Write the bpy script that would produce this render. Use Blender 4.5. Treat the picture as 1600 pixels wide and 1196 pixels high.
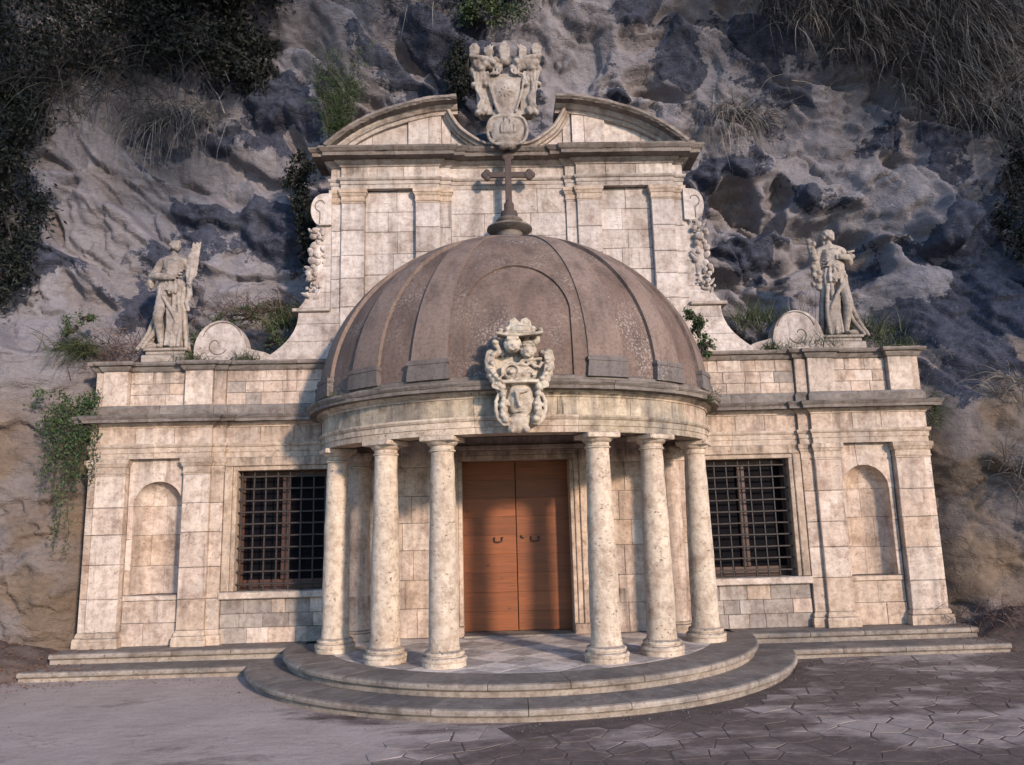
import bpy, bmesh, math, random
import numpy as np
from mathutils import Vector, Matrix

# ------------------------------------------------------------------ scene, camera, light
for o in list(bpy.data.objects):
    bpy.data.objects.remove(o)
SC = bpy.context.scene
COL = SC.collection
R = math.radians

cam_d = bpy.data.cameras.new('camera')
cam_d.sensor_fit = 'HORIZONTAL'
cam_d.sensor_width = 36.0
cam_d.lens = 27.0
cam_d.clip_start = 0.1
cam_d.clip_end = 1500.0
cam = bpy.data.objects.new('camera', cam_d)
COL.objects.link(cam)
yaw, pit, rol = 0.02674459, 0.17885207, 0.02560507
fw = Vector((math.sin(yaw) * math.cos(pit), math.cos(yaw) * math.cos(pit), math.sin(pit)))
rt = Vector((math.cos(yaw), -math.sin(yaw), 0))
up = rt.cross(fw)
r2 = rt * math.cos(rol) - up * math.sin(rol)
u2 = up * math.cos(rol) + rt * math.sin(rol)
cam.matrix_world = Matrix(((r2.x, u2.x, -fw.x, -0.3536),
                           (r2.y, u2.y, -fw.y, -12.4894),
                           (r2.z, u2.z, -fw.z, 1.6327), (0, 0, 0, 1)))
SC.camera = cam

SUN_AZ, SUN_EL = R(31), R(15.5)          # to the right of the viewer's back, low evening sun
world = bpy.data.worlds.new('World')
SC.world = world
world.use_nodes = True
wn = world.node_tree.nodes
wl = world.node_tree.links
bg = wn['Background']
sky = wn.new('ShaderNodeTexSky')
sky.sky_type = 'NISHITA'
sky.sun_disc = False
sky.sun_elevation = SUN_EL
sky.sun_rotation = math.pi - SUN_AZ
sky.air_density = 1.0
sky.dust_density = 0.2
sky.ozone_density = 4.0
wl.new(sky.outputs['Color'], bg.inputs['Color'])
bg.inputs['Strength'].default_value = 0.15

sun_d = bpy.data.lights.new('sun', 'SUN')
sun_d.energy = 2.25
sun_d.angle = R(4.0)
sun_d.color = (1.0, 0.78, 0.60)
sun = bpy.data.objects.new('sun', sun_d)
COL.objects.link(sun)
sv = Vector((math.sin(SUN_AZ) * math.cos(SUN_EL), -math.cos(SUN_AZ) * math.cos(SUN_EL), math.sin(SUN_EL)))
sun.rotation_euler = sv.to_track_quat('Z', 'Y').to_euler()
sun.location = sv * 40

SC.view_settings.view_transform = 'Standard'
SC.view_settings.look = 'None'
SC.view_settings.gamma = 1.0
SC.view_settings.exposure = 1.15
SC.view_settings.use_curve_mapping = False
SC.cycles.max_bounces = 5

RNG = random.Random(7)
NP = np.random.default_rng(11)

# ------------------------------------------------------------------ numpy noise
def _hash(ix, iy, seed):
    h = (ix.astype(np.int64) * 374761393 + iy.astype(np.int64) * 668265263 + seed * 1442695041) & 0x7fffffff
    h = ((h ^ (h >> 13)) * 1274126177) & 0x7fffffff
    h = (h ^ (h >> 16)) & 0xffff
    return h / 65535.0 * 2 * np.pi

def perlin(x, y, seed=0):
    x = np.asarray(x, float); y = np.asarray(y, float)
    xi = np.floor(x); yi = np.floor(y)
    fx = x - xi; fy = y - yi
    u = fx * fx * fx * (fx * (fx * 6 - 15) + 10)
    v = fy * fy * fy * (fy * (fy * 6 - 15) + 10)
    def g(dx, dy):
        a = _hash(xi + dx, yi + dy, seed)
        return np.cos(a) * (fx - dx) + np.sin(a) * (fy - dy)
    a = g(0, 0) * (1 - u) + g(1, 0) * u
    b = g(0, 1) * (1 - u) + g(1, 1) * u
    return (a * (1 - v) + b * v) * 1.5

def fbm(x, y, octv=4, seed=0, gain=0.5):
    s = 0; a = 1.0; f = 1.0
    for k in range(octv):
        s = s + a * perlin(x * f + k * 17.3, y * f - k * 9.1, seed + k)
        a *= gain; f *= 2.03
    return s

def sstep(a, b, x):
    t = np.clip((np.asarray(x, float) - a) / (b - a), 0, 1)
    return t * t * (3 - 2 * t)

# ------------------------------------------------------------------ object helpers
ORIG = {}
def link(o, parent=None, origin=(0, 0, 0)):
    COL.objects.link(o)
    ORIG[o.name] = Vector(origin)
    if parent is not None:
        o.parent = parent
        o.location = Vector(origin) - ORIG[parent.name]
    else:
        o.location = Vector(origin)
    return o

def thing(name, label, cat, origin=(0, 0, 0), group=None):
    o = bpy.data.objects.new(name, None)
    o.empty_display_size = 0.2
    link(o, None, origin)
    o['label'] = label; o['category'] = cat
    if group: o['group'] = group
    return o

def tag(o, label, cat, group=None):
    o['label'] = label; o['category'] = cat
    if group: o['group'] = group
    return o

def struct(o, kind='structure'):
    o['kind'] = kind
    return o

class MB:
    """collects vertices and faces in world coordinates, builds ONE mesh object"""
    def __init__(s):
        s.v = []; s.f = []
    def add(s, vs, fs):
        b = len(s.v)
        s.v.extend([tuple(map(float, p)) for p in vs])
        s.f.extend([tuple(i + b for i in f) for f in fs])
        return s
    def box(s, x0, x1, y0, y1, z0, z1, c=0.0, jit=0.0):
        """box; the faces towards -y carry a chamfer c"""
        j = lambda: RNG.uniform(-jit, jit)
        if c <= 0:
            vs = [(x0, y0, z0), (x1, y0, z0), (x1, y1, z0), (x0, y1, z0), (x0, y0, z1), (x1, y0, z1), (x1, y1, z1), (x0, y1, z1)]
            return s.add(vs, [(0, 1, 5, 4), (1, 2, 6, 5), (2, 3, 7, 6), (3, 0, 4, 7), (4, 5, 6, 7), (3, 2, 1, 0)])
        vs = [(x0, y1, z0), (x1, y1, z0), (x1, y1, z1), (x0, y1, z1),
              (x0, y0 + c, z0), (x1, y0 + c, z0), (x1, y0 + c, z1), (x0, y0 + c, z1)]
        vs += [(x0 + c + j(), y0 + j(), z0 + c + j()), (x1 - c + j(), y0 + j(), z0 + c + j()),
               (x1 - c + j(), y0 + j(), z1 - c + j()), (x0 + c + j(), y0 + j(), z1 - c + j())]
        fs = [(3, 2, 1, 0), (8, 9, 10, 11)]
        for a, b in ((0, 4), (4, 8)):
            for k in range(4):
                l = (k + 1) % 4
                fs.append((a + k, a + l, b + l, b + k))
        return s.add(vs, fs)
    def cbox(s, x0, x1, y0, y1, z0, z1, c=0.02):
        """box chamfered on every edge"""
        bm = bmesh.new()
        bmesh.ops.create_cube(bm, size=1)
        for v in bm.verts:
            v.co = Vector((x0 + (v.co.x + .5) * (x1 - x0), y0 + (v.co.y + .5) * (y1 - y0), z0 + (v.co.z + .5) * (z1 - z0)))
        bmesh.ops.bevel(bm, geom=list(bm.edges), offset=c, segments=1, affect='EDGES', profile=.5)
        return s.bm(bm)
    def bm(s, bm):
        bm.verts.index_update()
        s.add([v.co[:] for v in bm.verts], [[v.index for v in f.verts] for f in bm.faces])
        bm.free()
        return s
    def ell(s, c, r, sub=2, rot=None):
        bm = bmesh.new()
        bmesh.ops.create_icosphere(bm, subdivisions=sub, radius=1)
        M = rot if rot is not None else Matrix.Identity(3)
        for v in bm.verts:
            v.co = M @ Vector((v.co.x * r[0], v.co.y * r[1], v.co.z * r[2])) + Vector(c)
        return s.bm(bm)
    def tube(s, pts, rad, n=8, cap=True, flat=1.0):
        P = [Vector(p) for p in pts]
        if not hasattr(rad, '__len__'): rad = [rad] * len(P)
        vs = []; fs = []
        ref = Vector((0, 1, 0))
        for i, p in enumerate(P):
            t = (P[min(i + 1, len(P) - 1)] - P[max(i - 1, 0)])
            if t.length < 1e-9: t = Vector((0, 0, 1))
            t.normalize()
            a = t.cross(ref)
            if a.length < .05: a = t.cross(Vector((1, 0, 0)))
            a.normalize(); b = a.cross(t)
            for k in range(n):
                an = 2 * math.pi * k / n
                vs.append(p + (a * math.cos(an) + b * math.sin(an) * flat) * rad[i])
        for i in range(len(P) - 1):
            for k in range(n):
                l = (k + 1) % n
                fs.append((i * n + k, i * n + l, (i + 1) * n + l, (i + 1) * n + k))
        if cap:
            fs.append(tuple(range(n))[::-1]); fs.append(tuple((len(P) - 1) * n + k for k in range(n)))
        return s.add(vs, fs)
    def lathe(s, prof, c, n=32, jit=0.0, a0=0, a1=2 * math.pi):
        """prof = [(r, z)] turned about the vertical axis through c"""
        full = abs(a1 - a0 - 2 * math.pi) < 1e-6
        m = n if full else n + 1
        vs = []; fs = []
        for r, z in prof:
            for k in range(m):
                a = a0 + (a1 - a0) * k / n
                rr = r + (RNG.uniform(-jit, jit) if jit else 0)
                vs.append((c[0] + rr * math.sin(a), c[1] - rr * math.cos(a), c[2] + z))
        for i in range(len(prof) - 1):
            for k in range(n):
                l = (k + 1) % m
                fs.append((i * m + k, i * m + l, (i + 1) * m + l, (i + 1) * m + k))
        if full:
            fs.append(tuple(range(m))[::-1]); fs.append(tuple((len(prof) - 1) * m + k for k in range(m)))
        return s.add(vs, fs)
    def sweep(s, path, prof, jit=0.0, seed=0, step=0.16):
        """closed profile [(out, z)] along a plan path [(x, y)] travelling to +x; out is towards -y"""
        P = [np.array(p, float) for p in path]
        Q = [P[0]]; keep = [True]
        for a, b in zip(P[:-1], P[1:]):
            L = np.linalg.norm(b - a); n = max(1, int(L / step)) if jit else 1
            for k in range(1, n + 1): Q.append(a + (b - a) * k / n)
        nrm = []
        for i in range(len(Q)):
            ns = []
            for a, b in ((i - 1, i), (i, i + 1)):
                if 0 <= a and b < len(Q):
                    t = Q[b] - Q[a]; t = t / (np.linalg.norm(t) + 1e-12); ns.append(np.array([t[1], -t[0]]))
            m = ns[0] if len(ns) == 1 else (ns[0] + ns[1]) / max(.3, 1 + ns[0] @ ns[1])
            nrm.append(m)
        vs = []; fs = []; n = len(prof)
        for i, (q, m) in enumerate(zip(Q, nrm)):
            for k, (o, z) in enumerate(prof):
                jo = jz = 0
                if jit and o > 0.004:
                    jo = jit * float(perlin(q[0] * 5.1 + k * 3.7, q[1] * 5.1 + seed, 3)) - abs(jit * .8 * max(0, float(perlin(q[0] * 9 + k, q[1] * 9 - seed, 5))))
                    jz = jit * .7 * float(perlin(q[0] * 4.3 - k * 2.1, q[1] * 4.3 + seed + 40, 4))
                vs.append((q[0] + m[0] * (o + jo), q[1] + m[1] * (o + jo), z + jz))
        for i in range(len(Q) - 1):
            for k in range(n):
                l = (k + 1) % n
                fs.append((i * n + k, i * n + l, (i + 1) * n + l, (i + 1) * n + k))
        fs.append(tuple(range(n))); fs.append(tuple((len(Q) - 1) * n + k for k in range(n))[::-1])
        return s.add(vs, fs)
    def prism(s, poly, y0, y1):
        """polygon [(x, z)] extruded in y"""
        n = len(poly)
        vs = [(x, y0, z) for x, z in poly] + [(x, y1, z) for x, z in poly]
        fs = [tuple(range(n)), tuple(range(2 * n - 1, n - 1, -1))]
        for k in range(n):
            l = (k + 1) % n
            fs.append((k, k + n, l + n, l))
        return s.add(vs, fs)
    def slab(s, poly, z0, z1, c=0.0):
        """polygon [(x, y)] extruded in z, chamfered top"""
        n = len(poly)
        cx = sum(p[0] for p in poly) / n; cy = sum(p[1] for p in poly) / n
        vs = [(x, y, z0) for x, y in poly] + [(x, y, z1 - c) for x, y in poly]
        fs = [tuple(range(n))[::-1]]
        top = n
        for k in range(n):
            l = (k + 1) % n
            fs.append((k, l, l + n, k + n))
        if c > 0:
            for x, y in poly:
                d = math.hypot(x - cx, y - cy) + 1e-6
                vs.append((x - (x - cx) / d * c * 1.3, y - (y - cy) / d * c * 1.3, z1))
            for k in range(n):
                l = (k + 1) % n
                fs.append((k + n, l + n, l + 2 * n, k + 2 * n))
            top = 2 * n
        fs.append(tuple(top + k for k in range(n)))
        return s.add(vs, fs)
    def build(s, name, mat, parent=None, smooth=False, origin=None, recalc=True, auto=None, remesh=None, smooth_it=0):
        me = bpy.data.meshes.new(name)
        V = np.array(s.v, float)
        if origin is None:
            lo = V.min(0); hi = V.max(0)
            origin = ((lo[0] + hi[0]) / 2, (lo[1] + hi[1]) / 2, lo[2])
        me.from_pydata((V - np.array(origin)).tolist(), [], s.f)
        if recalc:
            bm = bmesh.new(); bm.from_mesh(me)
            bmesh.ops.recalc_face_normals(bm, faces=bm.faces)
            bm.to_mesh(me); bm.free()
        o = bpy.data.objects.new(name, me)
        if remesh:
            tmp = bpy.data.objects.new('tmp', me); COL.objects.link(tmp)
            md = tmp.modifiers.new('r', 'REMESH'); md.mode = 'VOXEL'; md.voxel_size = remesh
            if smooth_it:
                ms = tmp.modifiers.new('s', 'SMOOTH'); ms.iterations = smooth_it; ms.factor = .5
            dg = bpy.context.evaluated_depsgraph_get()
            me2 = bpy.data.meshes.new_from_object(tmp.evaluated_get(dg))
            bpy.data.objects.remove(tmp)
            nv = len(me2.vertices); co = np.empty(nv * 3, np.float32); me2.vertices.foreach_get('co', co); co = co.reshape(-1, 3)
            no = np.empty(nv * 3, np.float32); me2.vertex_normals.foreach_get('vector', no); no = no.reshape(-1, 3)
            co = co + no * (.004 * fbm(co[:, 0] * 17 + co[:, 1] * 9, co[:, 2] * 17 - co[:, 1] * 11, 3, 77))[:, None]
            me2.vertices.foreach_set('co', co.astype(np.float32).ravel()); me2.update()
            me2.name = name; o.data = me2; me = me2
            smooth = True
        me.materials.clear(); me.materials.append(mat)
        if smooth:
            me.polygons.foreach_set('use_smooth', [True] * len(me.polygons))
            if auto is not None:
                try: me.set_sharp_from_angle(angle=R(auto))
                except Exception: pass
        link(o, parent, origin)
        return o

def cut_path(path, cuts, gap=0.005):
    """split a plan path at arc lengths"""
    P = [np.array(p, float) for p in path]
    L = [0]
    for a, b in zip(P[:-1], P[1:]): L.append(L[-1] + np.linalg.norm(b - a))
    def at(t):
        for i in range(len(P) - 1):
            if t <= L[i + 1] + 1e-9:
                f = (t - L[i]) / max(1e-9, L[i + 1] - L[i]); return P[i] + (P[i + 1] - P[i]) * f
        return P[-1]
    ts = [0] + list(cuts) + [L[-1]]
    out = []
    for a, b in zip(ts[:-1], ts[1:]):
        a2 = a + (gap / 2 if a > 0 else 0); b2 = b - (gap / 2 if b < L[-1] else 0)
        seg = [at(a2)] + [P[i] for i in range(len(P)) if a2 + 1e-4 < L[i] < b2 - 1e-4] + [at(b2)]
        out.append(seg)
    return out

def auto_cuts(path, want, smooth=False):
    P = [np.array(p, float) for p in path]
    L = [0]
    for a, b in zip(P[:-1], P[1:]): L.append(L[-1] + np.linalg.norm(b - a))
    cuts = []
    if smooth:
        n = max(1, round(L[-1] / want))
        return [L[-1] * (k + RNG.uniform(-.12, .12)) / n for k in range(1, n)]
    for i in range(len(P) - 1):
        d = L[i + 1] - L[i]
        n = round(d / want)
        for k in range(1, n):
            cuts.append(L[i] + d * (k + RNG.uniform(-.15, .15)) / n)
    return cuts

def run_pieces(name, mat, parent, path, prof, want, jit=0.0, smooth=False, gap=0.005):
    for k, seg in enumerate(cut_path(path, auto_cuts(path, want, smooth), gap)):
        MB().sweep(seg, prof, jit, seed=RNG.random() * 50).build(name, mat() if callable(mat) else mat, parent)

# ------------------------------------------------------------------ materials
class G:
    def __init__(s, name):
        s.m = bpy.data.materials.new(name); s.m.use_nodes = True
        s.t = s.m.node_tree; s.b = s.t.nodes['Principled BSDF']
        s.b.inputs['Specular IOR Level'].default_value = 0.25
    def n(s, typ, **kw):
        d = s.t.nodes.new(typ)
        for k, v in kw.items(): setattr(d, k, v)
        return d
    def put(s, sock, v):
        if isinstance(v, bpy.types.NodeSocket): s.t.links.new(v, sock)
        elif isinstance(v, (tuple, list)):
            n = len(sock.default_value); sock.default_value = (tuple(v) + (1.0,))[:n] if len(v) < n else tuple(v)[:n]
        else: sock.default_value = v
    def pos(s): return s.n('ShaderNodeNewGeometry').outputs['Position']
    def nrm(s): return s.n('ShaderNodeNewGeometry').outputs['Normal']
    def rnd(s): return s.n('ShaderNodeObjectInfo').outputs['Random']
    def math(s, op, a, b=0.0, clamp=False):
        d = s.n('ShaderNodeMath', operation=op, use_clamp=clamp); s.put(d.inputs[0], a); s.put(d.inputs[1], b); return d.outputs[0]
    def vmath(s, op, a, b):
        d = s.n('ShaderNodeVectorMath', operation=op); s.put(d.inputs[0], a); s.put(d.inputs[1], b); return d.outputs[0]
    def mix(s, f, a, b, blend='MIX'):
        d = s.n('ShaderNodeMix', data_type='RGBA', blend_type=blend)
        s.put(d.inputs[0], f); s.put(d.inputs[6], a); s.put(d.inputs[7], b); return d.outputs[2]
    def ramp(s, f, st):
        d = s.n('ShaderNodeValToRGB'); e = d.color_ramp.elements
        while len(e) < len(st): e.new(0.5)
        for k, (p, c) in enumerate(st):
            e[k].position = p
            e[k].color = (c, c, c, 1) if not hasattr(c, '__len__') else (tuple(c) + (1,))[:4]
        s.put(d.inputs[0], f); return d.outputs[0]
    def noise(s, vec, scale, detail=5, rough=.55, dist=0.0):
        d = s.n('ShaderNodeTexNoise'); s.put(d.inputs['Vector'], vec); d.inputs['Scale'].default_value = scale
        d.inputs['Detail'].default_value = detail; d.inputs['Roughness'].default_value = rough; d.inputs['Distortion'].default_value = dist
        return d.outputs[0]
    def voro(s, vec, scale, feature='F1', out=0):
        d = s.n('ShaderNodeTexVoronoi', feature=feature); s.put(d.inputs['Vector'], vec); d.inputs['Scale'].default_value = scale
        return d.outputs[out]
    def attr(s, name, out='Fac'):
        return s.n('ShaderNodeAttribute', attribute_name=name).outputs[out]
    def sep(s, v, k):
        d = s.n('ShaderNodeSeparateXYZ'); s.put(d.inputs[0], v); return d.outputs[k]
    def finish(s, col, rough=.85, height=None, strength=.4, dist=.02, spec=None):
        s.put(s.b.inputs['Base Color'], col); s.put(s.b.inputs['Roughness'], rough)
        if spec is not None: s.b.inputs['Specular IOR Level'].default_value = spec
        if height is not None:
            d = s.n('ShaderNodeBump'); d.inputs['Strength'].default_value = strength; d.inputs['Distance'].default_value = dist
            s.put(d.inputs['Height'], height); s.put(s.b.inputs['Normal'], d.outputs[0])
        return s.m

def stone(name, c1, c2, grey=.35, pits=.6, warm=.3, streak=.35, top=.75, rand=.32, pitscale=1.0, bump=.5):
    g = G(name)
    p0 = g.pos(); rnd = g.rnd()
    off = g.vmath('SCALE', (1, 1, 1), (0, 0, 0)) if False else None
    cx = g.n('ShaderNodeCombineXYZ'); g.put(cx.inputs[0], g.math('MULTIPLY', rnd, 31.0)); g.put(cx.inputs[2], g.math('MULTIPLY', rnd, 17.0))
    p = g.vmath('ADD', p0, cx.outputs[0])
    base = g.mix(g.ramp(g.noise(p, 2.2, 4), [(.3, 0), (.7, 1)]), c1, c2)
    # each block its own tone
    base = g.mix(1.0, base, g.ramp(rnd, [(0, 1 - rand), (.5, 1 - rand * .25), (1, 1 + rand * .3)]), 'MULTIPLY')
    hue = g.math('FRACT', g.math('MULTIPLY', rnd, 7.31))
    base = g.mix(g.math('MULTIPLY', hue, warm), base, g.mix(1.0, base, (1.04, .86, .66), 'MULTIPLY'))
    # travertine bedding
    vein = g.noise(g.vmath('MULTIPLY', p, (3.0, 3.0, 22.0)), 1.0, 5, .6, .6)
    base = g.mix(g.ramp(vein, [(.42, .0), (.64, .26)]), base, g.mix(1.0, base, (.80, .71, .62), 'MULTIPLY'))
    # running-down stains and grey weathering over the whole wall (world position)
    st = g.noise(g.vmath('MULTIPLY', p0, (5.0, 5.0, .55)), 1.0, 5, .6)
    base = g.mix(g.math('MULTIPLY', g.ramp(st, [(.46, 0), (.68, 1)]), streak), base, (.17, .145, .13))
    st2 = g.math('MULTIPLY', g.ramp(g.noise(g.vmath('MULTIPLY', p0, (11.0, 11.0, .9)), 1.0, 6, .65), [(.55, 0), (.70, 1)]), g.ramp(g.noise(p0, 1.1, 3), [(.45, 0), (.62, 1)]))
    base = g.mix(g.math('MULTIPLY', st2, streak * 1.4), base, (.10, .088, .08))
    gp = g.noise(p0, .75, 6, .62)
    base = g.mix(g.math('MULTIPLY', g.ramp(gp, [(.50, 0), (.66, 1)]), grey), base, (.14, .13, .125))
    zc = g.sep(p0, 2)
    dr = None
    for zl, hh in ((3.26, .40), (4.20, .38), (7.74, .45), (2.76, .45), (.55, .45)):
        t_ = g.ramp(g.math('ADD', g.math('DIVIDE', g.math('SUBTRACT', zc, zl), hh), 1.0), [(0, 0), (.55, .35), (.985, 1), (1, 0)])
        dr = t_ if dr is None else g.math('MAXIMUM', dr, t_)
    dn = g.ramp(g.noise(g.vmath('MULTIPLY', p0, (8.0, 8.0, .45)), 1.0, 5, .6), [(.44, 0), (.60, 1)])
    dn = g.math('MULTIPLY', dn, g.ramp(g.noise(p0, .9, 3), [(.38, .1), (.58, 1)]))
    base = g.mix(g.math('MULTIPLY', g.math('MULTIPLY', dr, dn), min(1.0, streak * 1.5)), base, (.085, .075, .066))
    mott = g.noise(p0, 11.0, 8, .75)
    base = g.mix(g.ramp(mott, [(.44, 0), (.68, .9)]), base, g.mix(1.0, base, (.58, .53, .50), 'MULTIPLY'))
    blot = g.noise(p0, 3.1, 7, .7, .4)
    base = g.mix(g.ramp(blot, [(.49, 0), (.64, .8)]), base, g.mix(1.0, base, (.64, .58, .55), 'MULTIPLY'))
    # pits
    pv = g.noise(g.vmath('MULTIPLY', p, (26 * pitscale, 26 * pitscale, 44 * pitscale)), 1.0, 3, .55)
    pm = g.ramp(pv, [(.63, 0), (.69, 1)])
    zone = g.ramp(g.noise(p, 3.0, 3), [(.36, .1), (.56, 1)])
    pm = g.math('MULTIPLY', pm, zone)
    base = g.mix(g.math('MULTIPLY', pm, pits), base, (.05, .043, .038))
    # lichen on ledges
    nz = g.sep(g.nrm(), 2)
    lich = g.math('MULTIPLY', g.ramp(nz, [(.55, 0), (.85, 1)]), g.ramp(g.noise(p0, 5.0, 5, .65), [(.30, .35), (.62, 1)]))
    base = g.mix(g.math('MULTIPLY', lich, top), base, (.085, .08, .08))
    h = g.math('SUBTRACT', g.math('MULTIPLY', g.noise(p0, 30.0, 6, .7), .55), g.math('MULTIPLY', pm, 1.2))
    h = g.math('ADD', h, g.math('MULTIPLY', g.noise(p0, 6.0, 3), .8))
    return g.finish(base, .88, h, bump, .02)

M = {}
M['stone'] = stone('travertine', (.62, .515, .445), (.52, .42, .355), grey=.40, warm=.14, rand=.12, streak=.5, pits=.7)
M['stone_pale'] = stone('pale_travertine', (.68, .585, .515), (.585, .495, .43), grey=.24, warm=.10, streak=.38, rand=.10, pits=.65)
M['stone_warm'] = stone('warm_travertine', (.60, .485, .395), (.52, .41, .33), grey=.32, warm=.14, rand=.12, streak=.45, pits=.65)
M['stone_grey'] = stone('grey_weathered_travertine', (.45, .40, .365), (.35, .31, .285), grey=.55, warm=.10, rand=.25)
M['trim'] = stone('moulded_travertine', (.62, .52, .435), (.52, .43, .35), grey=.34, streak=.45, top=.9, rand=.14, pits=.5)
M['cornice'] = stone('lichened_cornice_stone', (.30, .27, .25), (.17, .155, .15), grey=.7, streak=.6, top=.9, rand=.2, pits=.4)
M['column'] = stone('pitted_column_travertine', (.65, .56, .46), (.57, .48, .39), grey=.14, warm=.08, streak=.16, rand=.08, pits=.8, pitscale=.85, bump=.6)
M['statue'] = stone('statue_stone', (.44, .395, .36), (.32, .285, .26), grey=.5, warm=.12, streak=.35, rand=.08, pits=.25, top=.75)
M['crest'] = stone('pale_carved_stone', (.58, .53, .45), (.49, .43, .36), grey=.22, warm=.1, streak=.3, rand=.05, pits=.2, top=.8)
M['crest_grey'] = stone('weathered_carved_stone', (.42, .39, .365), (.31, .28, .26), grey=.5, warm=.1, streak=.6, rand=.05, pits=.2, top=.85)
M['step'] = stone('worn_step_stone', (.39, .345, .30), (.29, .25, .22), grey=.95, warm=.1, streak=.1, rand=.22, pits=.6, top=.55)
M['tile_pale'] = stone('pale_floor_marble', (.76, .70, .65), (.68, .62, .575), grey=.10, warm=.1, streak=0, rand=.15, pits=.15, top=0)
M['tile_grey'] = stone('grey_floor_marble', (.50, .465, .44), (.43, .40, .38), grey=.10, warm=.05, streak=0, rand=.15, pits=.15, top=0)
M['stained'] = stone('black_stained_travertine', (.56, .49, .39), (.46, .39, .30), grey=.75, warm=.1, streak=.9, rand=.2, pits=.5, top=.9)
M['mortar'] = stone('lime_mortar', (.36, .315, .28), (.26, .225, .195), grey=.3, rand=0, pits=.2, top=.3)

M['up'] = stone('sky_tinted_upper_travertine', (.55, .495, .47), (.46, .41, .385), grey=.36, warm=.10, streak=.5, rand=.09)  # upper storey copies of the travertine, sky light's cool tint put into the colour
M['up_pale'] = stone('sky_tinted_pale_travertine', (.61, .56, .54), (.53, .48, .455), grey=.26, warm=.08, streak=.4, rand=.08)
M['up_trim'] = stone('sky_tinted_moulded_travertine', (.50, .465, .44), (.42, .38, .355), grey=.36, streak=.5, top=.9, rand=.12, pits=.5)

def dome_mat(name, c1, c2, white=1.0):
    g = G(name); p = g.pos()
    base = g.mix(g.ramp(g.noise(p, 1.3, 6, .6), [(.3, 0), (.7, 1)]), c1, c2)
    base = g.mix(g.math('MULTIPLY', g.ramp(g.noise(g.vmath('MULTIPLY', p, (4, 4, .8)), 1.0, 5), [(.46, 0), (.70, 1)]), .65), base, (.070, .052, .048))
    base = g.mix(g.ramp(g.noise(p, 22, 5, .7), [(.45, 0), (.70, .8)]), base, g.mix(1.0, base, (.55, .53, .53), 'MULTIPLY'))
    z1 = g.ramp(g.noise(p, 1.15, 4, .6), [(.45, 0), (.62, 1)])
    sp = g.ramp(g.noise(p, 34, 4, .75), [(.52, 0), (.60, 1)])
    base = g.mix(g.math('MULTIPLY', g.math('MULTIPLY', z1, sp), .62 * white), base, (.42, .38, .35))
    sp2 = g.ramp(g.noise(p, 55, 3, .6), [(.69, 0), (.73, 1)])
    base = g.mix(g.math('MULTIPLY', sp2, .45 * white), base, (.36, .33, .31))
    h = g.math('ADD', g.math('MULTIPLY', g.noise(p, 40, 5, .7), .7), g.math('MULTIPLY', g.noise(p, 4, 4), 1.0))
    return g.finish(base, .85, h, .45, .02)
M['dome'] = dome_mat('brown_dome_stucco', (.185, .132, .110), (.132, .094, .080))
M['dome_rib'] = dome_mat('smooth_dome_stucco', (.225, .168, .143), (.18, .134, .115), .35)
M['dome_foot'] = dome_mat('grey_dome_stucco', (.17, .15, .145), (.12, .105, .10), .6)

def simple(name, c1, c2, scale, rough=.7, bump=.2, spec=.3, stretch=(1, 1, 1), metal=0):
    g = G(name); p = g.vmath('MULTIPLY', g.pos(), stretch)
    base = g.mix(g.ramp(g.noise(p, scale, 6, .65), [(.3, 0), (.7, 1)]), c1, c2)
    g.b.inputs['Metallic'].default_value = metal
    return g.finish(base, rough, g.noise(p, scale * 4, 4, .7), bump, .01, spec)
M['iron'] = simple('forged_iron', (.025, .022, .022), (.05, .038, .033), 18, .62, .3, .4)
M['rust'] = simple('rusted_iron_cross', (.085, .062, .058), (.05, .038, .036), 14, .8, .4)
M['glass'] = simple('dark_window_glass', (.004, .004, .006), (.008, .008, .011), 3, .5, .02, .02)
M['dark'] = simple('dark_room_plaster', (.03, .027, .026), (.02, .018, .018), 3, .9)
M['plaster'] = simple('stained_portico_ceiling', (.20, .16, .13), (.12, .10, .085), 2.5, .9)

def wood(name, c1, c2, board=True):
    g = G(name); p0 = g.pos(); rnd = g.rnd()
    cx = g.n('ShaderNodeCombineXYZ'); g.put(cx.inputs[0], g.math('MULTIPLY', rnd, 9.0)); g.put(cx.inputs[2], g.math('MULTIPLY', rnd, 23.0))
    p = g.vmath('ADD', p0, cx.outputs[0])
    gr = g.noise(g.vmath('MULTIPLY', p, (1.6, 2, 26)), 1.0, 6, .6, .8)
    base = g.mix(g.ramp(gr, [(.3, 0), (.7, 1)]), c1, c2)
    fine = g.noise(g.vmath('MULTIPLY', p, (5, 5, 140)), 1.0, 3, .6)
    base = g.mix(g.ramp(fine, [(.5, 0), (.75, .4)]), base, g.mix(1.0, base, (.6, .5, .45), 'MULTIPLY'))
    kn = g.voro(g.vmath('MULTIPLY', p, (2.2, 1, 3.6)), 1.0)
    base = g.mix(g.ramp(kn, [(.035, .75), (.12, 0)]), base, (.07, .028, .012))
    base = g.mix(1.0, base, g.ramp(rnd, [(0, .78), (1, 1.12)]), 'MULTIPLY')
    return g.finish(base, .48, gr, .25, .01, .4)
M['door'] = wood('varnished_chestnut', (.27, .085, .027), (.165, .052, .018))
M['mullion'] = wood('brown_window_wood', (.085, .036, .025), (.05, .022, .016))

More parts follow.
